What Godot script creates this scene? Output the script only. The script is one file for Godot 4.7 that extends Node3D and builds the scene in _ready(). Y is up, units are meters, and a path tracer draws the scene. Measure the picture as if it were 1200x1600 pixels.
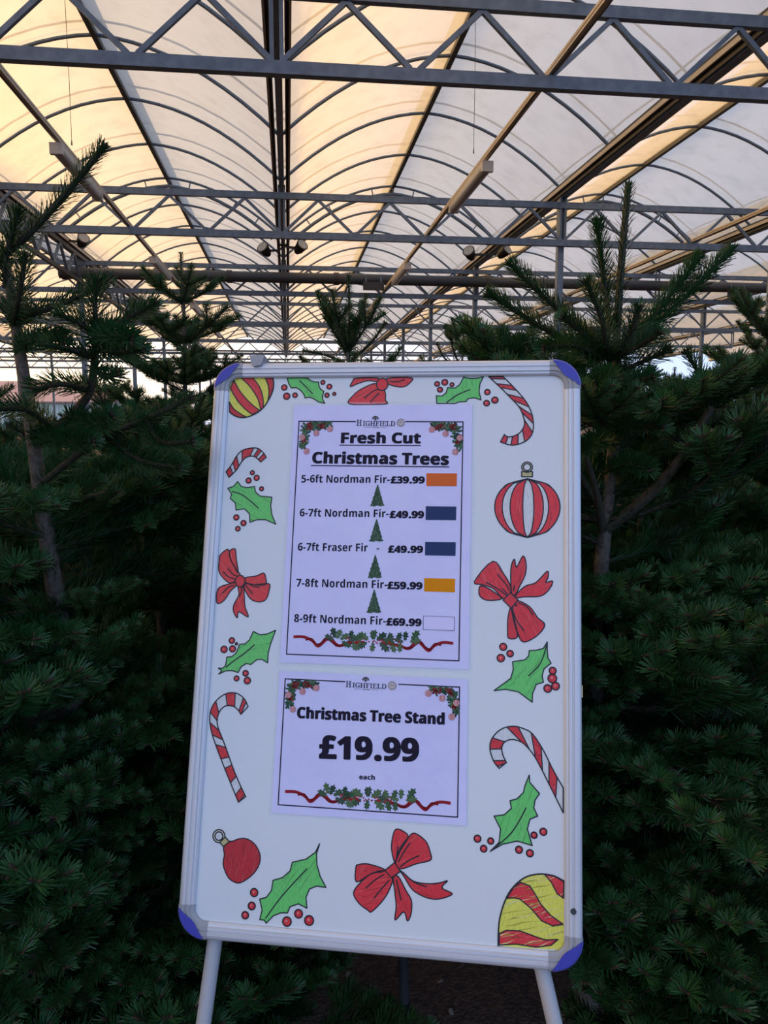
extends Node3D
# A whiteboard easel with price signs between cut fir trees under a translucent multi-span roof.
# World axes: the roof spans run along z, y is up, the photographer stands at x = 0, z = 0.

const EYE := 1.5
const SPAN := 3.96          # width of one roof span
const GUTTER0 := -0.04      # x of the gutter straight ahead
const BAY := 5.1            # distance between trusses
const TRUSS0 := -5.85       # z of the first truss in view
const Y_CHORD := EYE + 2.45
const Y_TOP := EYE + 2.96
const Y_GUTTER := EYE + 3.2
const Y_RIDGE := EYE + 4.15
const Z_FAR := -41.55
const Z_NEAR := 0.9

var cam: Camera3D
var taken := {}
var M := {}
var board_xf: Transform3D


# ---------------------------------------------------------------- mesh building
class MB:
	var v := PackedVector3Array()
	var n := PackedVector3Array()
	var c := PackedColorArray()
	var ix := PackedInt32Array()
	var col := Color.WHITE

	func tri(a: int, b: int, d: int, nn: Vector3) -> void:
		if (v[b] - v[a]).cross(v[d] - v[a]).dot(nn) > 0.0:
			ix.append_array(PackedInt32Array([a, d, b]))
		else:
			ix.append_array(PackedInt32Array([a, b, d]))

	func vert(p: Vector3, nn: Vector3) -> int:
		v.append(p); n.append(nn); c.append(col)
		return v.size() - 1

	func quad(a: Vector3, b: Vector3, d: Vector3, e: Vector3, nn: Vector3) -> void:
		var i := vert(a, nn)
		vert(b, nn); vert(d, nn); vert(e, nn)
		tri(i, i + 1, i + 2, nn); tri(i, i + 2, i + 3, nn)

	func box(xf: Transform3D, s: Vector3) -> void:
		for k in 6:
			var ax := k / 2
			var sg := 1.0 if k % 2 == 0 else -1.0
			var nl := Vector3.ZERO; nl[ax] = sg
			var u := Vector3.ZERO; u[(ax + 1) % 3] = s[(ax + 1) % 3] * 0.5
			var w := Vector3.ZERO; w[(ax + 2) % 3] = s[(ax + 2) % 3] * 0.5
			var o := nl * s[ax] * 0.5
			quad(xf * (o + u + w), xf * (o + u - w), xf * (o - u - w), xf * (o - u + w), (xf.basis * nl).normalized())

	# a square bar from a to b, w wide and h high (h along up)
	func bar(a: Vector3, b: Vector3, w: float, h: float, up := Vector3.UP) -> void:
		var z := (b - a).normalized()
		var x := up.cross(z)
		if x.length() < 0.01:
			x = Vector3.RIGHT.cross(z)
		x = x.normalized()
		var y := z.cross(x)
		box(Transform3D(Basis(x, y, z), (a + b) * 0.5), Vector3(w, h, a.distance_to(b)))

	func tube(p: PackedVector3Array, r: PackedFloat32Array, sides := 8, caps := true) -> void:
		var prev := -1
		var side := Vector3.ZERO
		for i in p.size():
			var t := (p[mini(i + 1, p.size() - 1)] - p[maxi(i - 1, 0)]).normalized()
			if side == Vector3.ZERO:
				side = t.cross(Vector3.UP if absf(t.y) < 0.9 else Vector3.RIGHT).normalized()
			else:
				side = (side - t * side.dot(t)).normalized()
			var o := t.cross(side)
			var first := v.size()
			for k in sides:
				var a := TAU * k / sides
				var d := side * cos(a) + o * sin(a)
				vert(p[i] + d * r[i], d)
			if prev >= 0:
				for k in sides:
					var l := (k + 1) % sides
					var nn := n[first + k] + n[first + l]
					tri(prev + k, prev + l, first + l, nn)
					tri(prev + k, first + l, first + k, nn)
			if caps and (i == 0 or i == p.size() - 1):
				var cn := -t if i == 0 else t
				var m := vert(p[i], cn)
				for k in sides:
					vert(p[i] + (side * cos(TAU * k / sides) + o * sin(TAU * k / sides)) * r[i], cn)
				for k in sides:
					tri(m, m + 1 + k, m + 1 + (k + 1) % sides, cn)
			prev = first

	# sweep a 2-D profile (x = away from the path along out, y = along up) over frames [origin, out, up]
	func sweep(frames: Array, prof: PackedVector2Array, smooth := false) -> void:
		for k in prof.size() - 1:
			var d := prof[k + 1] - prof[k]
			var pn := Vector2(d.y, -d.x).normalized()
			for i in frames.size() - 1:
				var A: Array = frames[i]
				var B: Array = frames[i + 1]
				var a: Vector3 = A[0] + A[1] * prof[k].x + A[2] * prof[k].y
				var b: Vector3 = A[0] + A[1] * prof[k + 1].x + A[2] * prof[k + 1].y
				var e: Vector3 = B[0] + B[1] * prof[k + 1].x + B[2] * prof[k + 1].y
				var f: Vector3 = B[0] + B[1] * prof[k].x + B[2] * prof[k].y
				var na: Vector3 = -(A[1] * pn.x + A[2] * pn.y).normalized()
				var nb: Vector3 = -(B[1] * pn.x + B[2] * pn.y).normalized()
				var i0 := vert(a, na)
				vert(b, na); vert(e, nb); vert(f, nb)
				tri(i0, i0 + 1, i0 + 2, na); tri(i0, i0 + 2, i0 + 3, na)

	# a flat polygon in the plane z
	func flat(pts: PackedVector2Array, z: float) -> void:
		var t := Geometry2D.triangulate_polygon(pts)
		if t.is_empty():
			t = Geometry2D.triangulate_polygon(Geometry2D.convex_hull(pts))
		var i0 := v.size()
		for p in pts:
			vert(Vector3(p.x, p.y, z), Vector3.BACK)
		for k in range(0, t.size(), 3):
			tri(i0 + t[k], i0 + t[k + 1], i0 + t[k + 2], Vector3.BACK)

	# an inked line of the given width in the plane z
	func ink(pts: PackedVector2Array, w: float, z: float, closed := false) -> void:
		var q := pts.duplicate()
		if closed:
			q.append(pts[0])
		for i in q.size() - 1:
			var d := (q[i + 1] - q[i])
			if d.length() < 1e-7:
				continue
			d = d.normalized()
			var s := Vector2(-d.y, d.x) * w * 0.5
			var e := d * w * 0.3
			var a := q[i] - e
			var b := q[i + 1] + e
			quad(Vector3(a.x + s.x, a.y + s.y, z), Vector3(b.x + s.x, b.y + s.y, z), Vector3(b.x - s.x, b.y - s.y, z), Vector3(a.x - s.x, a.y - s.y, z), Vector3.BACK)

	func mesh(m: Material) -> ArrayMesh:
		var arr := []
		arr.resize(Mesh.ARRAY_MAX)
		arr[Mesh.ARRAY_VERTEX] = v
		arr[Mesh.ARRAY_NORMAL] = n
		arr[Mesh.ARRAY_COLOR] = c
		arr[Mesh.ARRAY_INDEX] = ix
		var am := ArrayMesh.new()
		am.add_surface_from_arrays(Mesh.PRIMITIVE_TRIANGLES, arr)
		am.surface_set_material(0, m)
		return am


func numbered(called: String) -> String:
	var k: int = taken.get(called, 0)
	taken[called] = k + 1
	return called if k == 0 else "%s_%03d" % [called, k]


func thing(called: String, at: Vector3, label: String, category: String, group := "") -> Node3D:
	var o := Node3D.new()
	o.name = numbered(called)
	add_child(o)
	o.position = at
	o.set_meta("label", label); o.set_meta("category", category)
	if group:
		o.set_meta("group", group)
	return o


func struct(called: String, label: String) -> Node3D:
	var o := Node3D.new()
	o.name = numbered(called)
	add_child(o)
	o.set_meta("kind", "structure"); o.set_meta("label", label)
	o.set_meta("category", called.get_slice("_", 0))
	return o


func part(called: String, mesh: Mesh, parent: Node3D, xf := Transform3D.IDENTITY) -> MeshInstance3D:
	var o := MeshInstance3D.new()
	o.name = called
	o.mesh = mesh
	o.transform = xf
	parent.add_child(o, true)
	return o


func mat(albedo: Color, rough := 0.6, metal := 0.0, vertex := false) -> StandardMaterial3D:
	var m := StandardMaterial3D.new()
	m.albedo_color = albedo
	m.roughness = rough
	m.metallic = metal
	m.vertex_color_use_as_albedo = vertex
	return m


func noise_tex(sd: int, freq: float, stops: Array, size := 512, octaves := 4, normal := false) -> NoiseTexture2D:
	var f := FastNoiseLite.new()
	f.seed = sd
	f.noise_type = FastNoiseLite.TYPE_SIMPLEX_SMOOTH
	f.frequency = freq
	f.fractal_octaves = octaves
	var t := NoiseTexture2D.new()
	t.width = size; t.height = size
	t.seamless = true
	t.noise = f
	if stops.size():
		var g := Gradient.new()
		g.offsets = PackedFloat32Array(stops.map(func(s): return s[0]))
		g.colors = PackedColorArray(stops.map(func(s): return s[1]))
		t.color_ramp = g
	return t


func tiled(m: StandardMaterial3D, scale: float, world := true) -> void:
	m.uv1_triplanar = true
	m.uv1_world_triplanar = world
	m.uv1_scale = Vector3.ONE * scale


# the ray through a point of the 1200 x 1600 frame, and where it meets a height or a depth
func ray(x: float, y: float) -> Vector3:
	return cam.transform.basis * Vector3((x - 600.0) / 1200.0, (800.0 - y) / 1200.0, -1.0)


func at_height(x: float, y: float, h: float) -> Vector3:
	var d := ray(x, y)
	return cam.position + d * ((h - cam.position.y) / d.y)


func at_depth(x: float, y: float, depth: float) -> Vector3:
	return cam.position + ray(x, y) * depth


func on_board(x: float, y: float) -> Vector2:
	var o := board_xf.affine_inverse() * cam.position
	var d := board_xf.basis.inverse() * ray(x, y)
	var p := o - d * (o.z / d.z)
	return Vector2(p.x, p.y)


func ground_under(px: float, depth: float) -> Vector3:
	# on the ground, in the column px of the frame, depth metres ahead
	var f := Vector3(ray(600, 650).x, 0, ray(600, 650).z).normalized()
	var r := Vector3(-f.z, 0, f.x)
	return f * depth + r * depth * (px - 600.0) / 1200.0 * 0.992


func _ready() -> void:
	# ------------------------------------------------ camera, sky, sun, exposure
	cam = Camera3D.new()
	cam.name = "camera"
	cam.fov = rad_to_deg(2.0 * atan(800.0 / 1200.0))
	cam.near = 0.05
	cam.far = 400.0
	cam.position = Vector3(0, EYE, 0)
	cam.basis = Basis(Vector3.UP, -atan2(0.125, 1.0078)) * Basis(Vector3.RIGHT, -atan(0.125))
	add_child(cam)
	cam.current = true

	var env := Environment.new()
	env.tonemap_mode = Environment.TONE_MAPPER_LINEAR
	env.tonemap_exposure = 1.0
	env.sdfgi_enabled = true
	env.ssao_enabled = true
	env.ssil_enabled = true
	# low in the evening sky, ahead and to one side
	var az := deg_to_rad(-58.0)
	var el := deg_to_rad(22.0)
	var to_sun := Vector3(sin(az) * cos(el), sin(el), -cos(az) * cos(el))
	var sky := PanoramaSkyMaterial.new()
	sky.panorama = evening_sky(to_sun)
	env.background_mode = Environment.BG_SKY
	env.sky = Sky.new()
	env.sky.sky_material = sky
	var we := WorldEnvironment.new()
	we.name = "surroundings"
	we.environment = env
	add_child(we)

	var sun := DirectionalLight3D.new()
	sun.name = "sun"
	sun.light_color = Color(1.0, 0.775, 0.46)
	sun.light_energy = 1.35
	sun.light_angular_distance = 4.0
	sun.shadow_enabled = true
	sun.basis = Basis.looking_at(-to_sun)
	add_child(sun)

	# where the whiteboard stands: lower corner, across, up and out of its face
	var bx := Vector3(0.96773, 0.001787, 0.25197).normalized()
	var by := Vector3(0.06538, 0.96296, -0.26159)
	by = (by - bx * by.dot(bx)).normalized()
	board_xf = Transform3D(Basis(bx, by, bx.cross(by)), Vector3(-0.20786, 0.58526, -1.29404))

	make_materials()
	make_ground()
	make_roof()
	make_trusses()
	make_columns()
	make_fittings()
	make_outside()
	make_easel()
	make_signs()
	make_trees()


# clear dusk: blue opposite the sun, a broad warm glow round it
func evening_sky(to_sun: Vector3) -> ImageTexture:
	var w := 256
	var im := Image.create_empty(w, w / 2, false, Image.FORMAT_RGBF)
	for y in w / 2:
		var el := PI * 0.5 - PI * (y + 0.5) / (w / 2.0)
		for x in w:
			var az := TAU * (x + 0.5) / w
			var d := Vector3(sin(az) * cos(el), sin(el), -cos(az) * cos(el))
			var th := acos(clampf(d.dot(to_sun), -1.0, 1.0))
			var g := exp(-pow(th / deg_to_rad(44.0), 2.0))
			var broad := exp(-pow(th / deg_to_rad(74.0), 2.0))
			var c := Vector3(0.45, 0.81, 1.58) * (1.0 - 0.97 * broad) + Vector3(1.15, 0.96, 0.62) * broad + Vector3(2.9, 1.62, 0.45) * g
			var low := exp(-maxf(el, 0.0) / deg_to_rad(9.0))
			c += Vector3(0.35, 0.28, 0.1) * low * (0.1 + 0.9 * broad)
			im.set_pixel(x, y, Color(c.x, c.y, c.z))
	return ImageTexture.create_from_image(im)


func make_materials() -> void:
	M.steel = mat(Color(0.47, 0.54, 0.61), 0.5, 0.25)
	M.steel.albedo_texture = noise_tex(3, 0.02, [[0.0, Color(0.8, 0.8, 0.82)], [1.0, Color(1, 1, 1)]], 256)
	tiled(M.steel, 1.5)
	M.dark_steel = mat(Color(0.25, 0.25, 0.26), 0.55, 0.2)
	M.gutter = mat(Color(0.2, 0.2, 0.21), 0.55, 0.2)
	M.gutter_side = mat(Color(0.74, 0.71, 0.66), 0.5)
	M.film = mat(Color(0.965, 0.92, 0.82, 0.8), 0.7)
	M.film.transparency = BaseMaterial3D.TRANSPARENCY_ALPHA
	M.film.albedo_texture = noise_tex(11, 0.012, [[0.0, Color(0.9, 0.89, 0.87)], [0.45, Color(0.98, 0.975, 0.97)], [1.0, Color(1, 1, 1)]], 512, 5)
	tiled(M.film, 0.35)
	M.film.backlight_enabled = true
	M.film.backlight = Color(1, 1, 1)
	M.film.metallic_specular = 0.2
	M.earth = mat(Color(0.40, 0.33, 0.29), 0.95)
	M.earth.albedo_texture = noise_tex(5, 0.03, [[0.0, Color(0.45, 0.4, 0.38)], [0.5, Color(0.8, 0.74, 0.7)], [1.0, Color(1, 0.95, 0.9)]], 1024, 6)
	M.earth.heightmap_enabled = true
	M.earth.heightmap_texture = noise_tex(6, 0.06, [], 1024, 5)
	M.earth.heightmap_scale = 1.2
	tiled(M.earth, 1.1)
	M.conduit = mat(Color(0.84, 0.79, 0.71), 0.5)
	M.fitting = mat(Color(0.78, 0.76, 0.73), 0.4)
	M.fitting_cover = mat(Color(0.55, 0.54, 0.53), 0.3)
	M.wire = mat(Color(0.2, 0.2, 0.2), 0.6)
	M.black = mat(Color(0.06, 0.06, 0.065), 0.5)
	M.lens = mat(Color(0.6, 0.62, 0.64), 0.15)
	M.pipe = mat(Color(0.27, 0.29, 0.31), 0.5, 0.2)
	# the board
	M.board = mat(Color(0.86, 0.875, 0.88), 0.22)
	M.alu = mat(Color(0.82, 0.82, 0.83), 0.38, 0.35)
	M.cap_grey = mat(Color(0.62, 0.62, 0.63), 0.45)
	M.cap_blue = mat(Color(0.24, 0.25, 0.66), 0.4)
	M.leg = mat(Color(0.72, 0.71, 0.71), 0.4)
	M.art = mat(Color.WHITE, 0.45, 0.0, true)
	M.art.albedo_texture = noise_tex(21, 0.05, [[0.0, Color(0.88, 0.88, 0.88)], [0.5, Color(0.97, 0.97, 0.97)], [1.0, Color(1, 1, 1)]], 256, 3)
	tiled(M.art, 9.0, false)
	M.art.uv1_scale = Vector3(22, 6, 6)
	M.paper = mat(Color(0.845, 0.835, 0.965), 0.5)
	M.paper.albedo_texture = noise_tex(31, 0.008, [[0.0, Color(0.97, 0.965, 0.985)], [1.0, Color(1, 1, 1)]], 256, 4)
	tiled(M.paper, 3.0, false)
	M.paper.heightmap_enabled = true
	M.paper.heightmap_texture = noise_tex(32, 0.01, [], 512, 3)
	M.paper.heightmap_scale = 0.12
	M.paper.clearcoat_enabled = true
	M.paper.clearcoat = 0.6
	M.paper.clearcoat_roughness = 0.12
	M.laminate = mat(Color(0.9, 0.92, 0.95, 0.18), 0.12)
	M.laminate.transparency = BaseMaterial3D.TRANSPARENCY_ALPHA
	M.print = mat(Color.WHITE, 0.55, 0.0, true)
	M.print.metallic_specular = 0.25
	# the trees
	M.needle = mat(Color.WHITE, 0.5, 0.0, true)
	M.needle.metallic_specular = 0.35
	M.needle.backlight_enabled = true
	M.needle.backlight = Color(0.35, 0.4, 0.3)
	M.bark = mat(Color.WHITE, 0.85, 0.0, true)
	M.bark.albedo_texture = noise_tex(41, 0.05, [[0.0, Color(0.55, 0.53, 0.5)], [0.6, Color(0.9, 0.88, 0.86)], [1.0, Color(1, 1, 1)]], 256, 5)
	tiled(M.bark, 5.0, false)
	M.glass_pale = mat(Color(0.72, 0.8, 0.72), 0.3)
	M.roof_pink = mat(Color(0.66, 0.53, 0.5), 0.8)
	M.white_paint = mat(Color(0.85, 0.86, 0.86), 0.5)


# ---------------------------------------------------------------- the setting
func make_ground() -> void:
	var f := struct("floor", "bare brown earth floor under the trees")
	var b := MB.new()
	b.box(Transform3D(Basis.IDENTITY, Vector3(0, -0.1, -30)), Vector3(160, 0.2, 200))
	part("earth", b.mesh(M.earth), f)
	# loose bits of bark and stones near the easel
	var rng := RandomNumberGenerator.new()
	rng.seed = 77
	b = MB.new()
	for i in 420:
		var p := Vector3(rng.randf_range(-1.5, 2.0), 0.0, rng.randf_range(-3.8, -1.3))
		var s := rng.randf_range(0.004, 0.016)
		b.col = Color(0.16, 0.115, 0.085).lerp(Color(0.34, 0.27, 0.21), rng.randf() * rng.randf())
		var bs := Basis.from_euler(Vector3(rng.randf() * 0.5, rng.randf() * TAU, rng.randf() * 0.5))
		b.box(Transform3D(bs, p + Vector3(0, s * 0.25, 0)), Vector3(s * 1.6, s * 0.6, s))
	var o := part("bark_chips", b.mesh(M.bark), f)
	o.set_meta("kind", "stuff")


func arch_point(k: int, s: float, off := 0.0) -> Vector2:
	# s from 0 (gutter k) over the ridge at 1 to 2 (gutter k + 1); a slightly pointed arch
	var x0 := GUTTER0 + SPAN * k
	var t := s if s <= 1.0 else 2.0 - s
	var hw := SPAN * 0.5
	var rise := Y_RIDGE - Y_GUTTER
	# circle through gutter and ridge with a slope of 0.1 at the ridge
	var x := hw * t
	var u := 1.0 - t
	var y := Y_GUTTER + rise * (1.0 - 0.12 * u - 0.88 * u * u)
	var dydx := (rise / hw) * (0.12 + 1.76 * u)
	var nn := Vector2(-dydx, 1.0).normalized()
	var p := Vector2(x, y) + nn * off
	return Vector2(x0 + p.x, p.y) if s <= 1.0 else Vector2(x0 + SPAN - p.x, p.y)


func arch_line(k: int, z: float, off: float, n := 20, s0 := 0.0, s1 := 2.0) -> PackedVector3Array:
	var a := PackedVector3Array()
	for i in n + 1:
		var p := arch_point(k, lerpf(s0, s1, float(i) / n), off)
		a.append(Vector3(p.x, p.y, z))
	return a


func even(n: int, r: float) -> PackedFloat32Array:
	var a := PackedFloat32Array()
	a.resize(n)
	a.fill(r)
	return a


func make_roof() -> void:
	var c := struct("ceiling", "translucent film roof of arched spans on steel hoops")
	for k in range(-9, 8):
		for side in 2:
			var b := MB.new()
			var n := 12
			for i in n:
				var s0 := side + float(i) / n
				var s1 := side + float(i + 1) / n
				var p := arch_point(k, s0)
				var q := arch_point(k, s1)
				var d := (q - p).normalized()
				var d0 := arch_point(k, maxf(s0 - 0.03, side)).direction_to(arch_point(k, minf(s0 + 0.03, side + 1.0)))
				var d1 := arch_point(k, maxf(s1 - 0.03, side)).direction_to(arch_point(k, minf(s1 + 0.03, side + 1.0)))
				var n0 := Vector3(-d0.y, d0.x, 0)
				var n1 := Vector3(-d1.y, d1.x, 0)
				var i0 := b.vert(Vector3(p.x, p.y, Z_NEAR), n0)
				b.vert(Vector3(q.x, q.y, Z_NEAR), n1); b.vert(Vector3(q.x, q.y, Z_FAR), n1); b.vert(Vector3(p.x, p.y, Z_FAR), n0)
				b.tri(i0, i0 + 1, i0 + 2, n0); b.tri(i0, i0 + 2, i0 + 3, n0)
			part("film_sheet", b.mesh(M.film), c)
		var g := MB.new()
		var gx := GUTTER0 + SPAN * k
		# a folded gutter: floor, two sides, and two clamping rails for the film
		g.bar(Vector3(gx, Y_GUTTER - 0.12, Z_NEAR), Vector3(gx, Y_GUTTER - 0.12, Z_FAR), 0.07, 0.03)
		part("gutter_floor", g.mesh(M.steel), c)
		g = MB.new()
		for sg in [-1.0, 1.0]:
			g.bar(Vector3(gx + sg * 0.065, Y_GUTTER - 0.06, Z_NEAR), Vector3(gx + sg * 0.065, Y_GUTTER - 0.06, Z_FAR), 0.012, 0.13)
			g.bar(Vector3(gx + sg * 0.09, Y_GUTTER - 0.012, Z_NEAR), Vector3(gx + sg * 0.09, Y_GUTTER - 0.012, Z_FAR), 0.045, 0.03)
		part("gutter", g.mesh(M.gutter), c)
		g = MB.new()
		for sg in [-1.0, 1.0]:
			g.bar(Vector3(gx + sg * 0.105, Y_GUTTER - 0.05, Z_NEAR), Vector3(gx + sg * 0.105, Y_GUTTER - 0.05, Z_FAR), 0.02, 0.05)
		part("clamping_rail", g.mesh(M.gutter_side), c)
		var rg := MB.new()
		var rx := gx + SPAN * 0.5
		rg.bar(Vector3(rx, Y_RIDGE - 0.05, Z_NEAR), Vector3(rx, Y_RIDGE - 0.05, Z_FAR), 0.06, 0.05)
		part("ridge_bar", rg.mesh(M.dark_steel), c)
		rg = MB.new()
		rg.bar(Vector3(rx, Y_RIDGE + 0.15, Z_NEAR), Vector3(rx, Y_RIDGE + 0.15, Z_FAR), 0.05, 0.28)
		part("ridge_cap", rg.mesh(M.steel), c)
	for k in range(-3, 4):
		for i in range(-2, 22):
			var z := TRUSS0 - i * BAY / 3.0
			if z < Z_FAR:
				continue
			var b := MB.new()
			b.tube(arch_line(k, z, -0.035), even(21, 0.021), 8 if i < 8 else 5)
			part("hoop", b.mesh(M.steel), c)
			if i < 12:
				b = MB.new()
				b.tube(arch_line(k, z - 0.1, 0.16, 14), even(15, 0.013), 5)
				part("outer_hoop", b.mesh(M.steel), c)
		# a doubled arch with short hangers
		var z2 := TRUSS0 - BAY * 5.0 / 3.0
		var b2 := MB.new()
		b2.tube(arch_line(k, z2, -0.17, 20, 0.04, 1.96), even(21, 0.03), 7)
		for i in 9:
			var s := 0.2 + 0.2 * i
			var p := arch_point(k, s, -0.17)
			var q := arch_point(k, s, -0.03)
			b2.bar(Vector3(p.x, p.y, z2), Vector3(q.x, q.y, z2), 0.02, 0.02, Vector3.BACK)
		part("inner_hoop", b2.mesh(M.steel), c)


func make_trusses() -> void:
	var x0 := GUTTER0 - SPAN * 4
	var x1 := GUTTER0 + SPAN * 4
	var diag := MB.new()
	var w := SPAN / 8.0
	diag.bar(Vector3(0, 0.04, 0), Vector3(w * 0.94, Y_TOP - Y_CHORD - 0.04, 0), 0.036, 0.036, Vector3.BACK)
	var up_mesh := diag.mesh(M.steel)
	diag = MB.new()
	diag.bar(Vector3(w * 0.06, Y_TOP - Y_CHORD - 0.04, 0), Vector3(w, 0.04, 0), 0.036, 0.036, Vector3.BACK)
	var down_mesh := diag.mesh(M.steel)
	var post := MB.new()
	post.bar(Vector3(-0.035, 0.0, 0), Vector3(-0.035, Y_GUTTER - 0.1 - Y_CHORD, 0), 0.03, 0.04, Vector3.BACK)
	post.bar(Vector3(0.035, 0.0, 0), Vector3(0.035, Y_GUTTER - 0.1 - Y_CHORD, 0), 0.03, 0.04, Vector3.BACK)
	var post_mesh := post.mesh(M.steel)
	for i in 8:
		var z := TRUSS0 - BAY * i
		var t := thing("roof_truss", Vector3(0, Y_CHORD, z), "lattice truss with a thick dark pipe running alongside it" if i == 2 else "grey galvanised lattice truss spanning below the film roof", "truss", "" if i == 2 else "lattice trusses under the roof")
		var b := MB.new()
		b.bar(Vector3(x0, 0, 0), Vector3(x1, 0, 0), 0.06, 0.085)
		b.bar(Vector3(x0, -0.046, 0), Vector3(x1, -0.046, 0), 0.075, 0.008)
		part("bottom_chord", b.mesh(M.steel), t)
		b = MB.new()
		b.bar(Vector3(x0, Y_TOP - Y_CHORD, 0), Vector3(x1, Y_TOP - Y_CHORD, 0), 0.06, 0.085)
		part("top_chord", b.mesh(M.steel), t)
		for k in range(-4, 5):
			part("hanger", post_mesh, t, Transform3D(Basis.IDENTITY, Vector3(GUTTER0 + SPAN * k, 0, 0)))
		for j in 32:
			var xa := x0 + j * SPAN / 4.0
			part("diagonal", up_mesh, t, Transform3D(Basis.IDENTITY, Vector3(xa + 0.03, 0, 0)))
			part("diagonal", down_mesh, t, Transform3D(Basis.IDENTITY, Vector3(xa + w - 0.03, 0, 0)))


func make_columns() -> void:
	for k in [-3, -1, 1, 3]:
		for i in range(0, 8):
			var t := thing("steel_column", Vector3(GUTTER0 + SPAN * k, 0, TRUSS0 - BAY * i - 0.09), "square grey steel column carrying a roof gutter", "column", "columns under the gutters")
			var b := MB.new()
			b.bar(Vector3(0, 0, 0), Vector3(0, Y_GUTTER - 0.13, 0), 0.09, 0.09, Vector3.BACK)
			part("post", b.mesh(M.steel), t)
			b = MB.new()
			b.box(Transform3D(Basis.IDENTITY, Vector3(0, 0.006, 0)), Vector3(0.2, 0.012, 0.2))
			part("foot_plate", b.mesh(M.steel), t)


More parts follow.
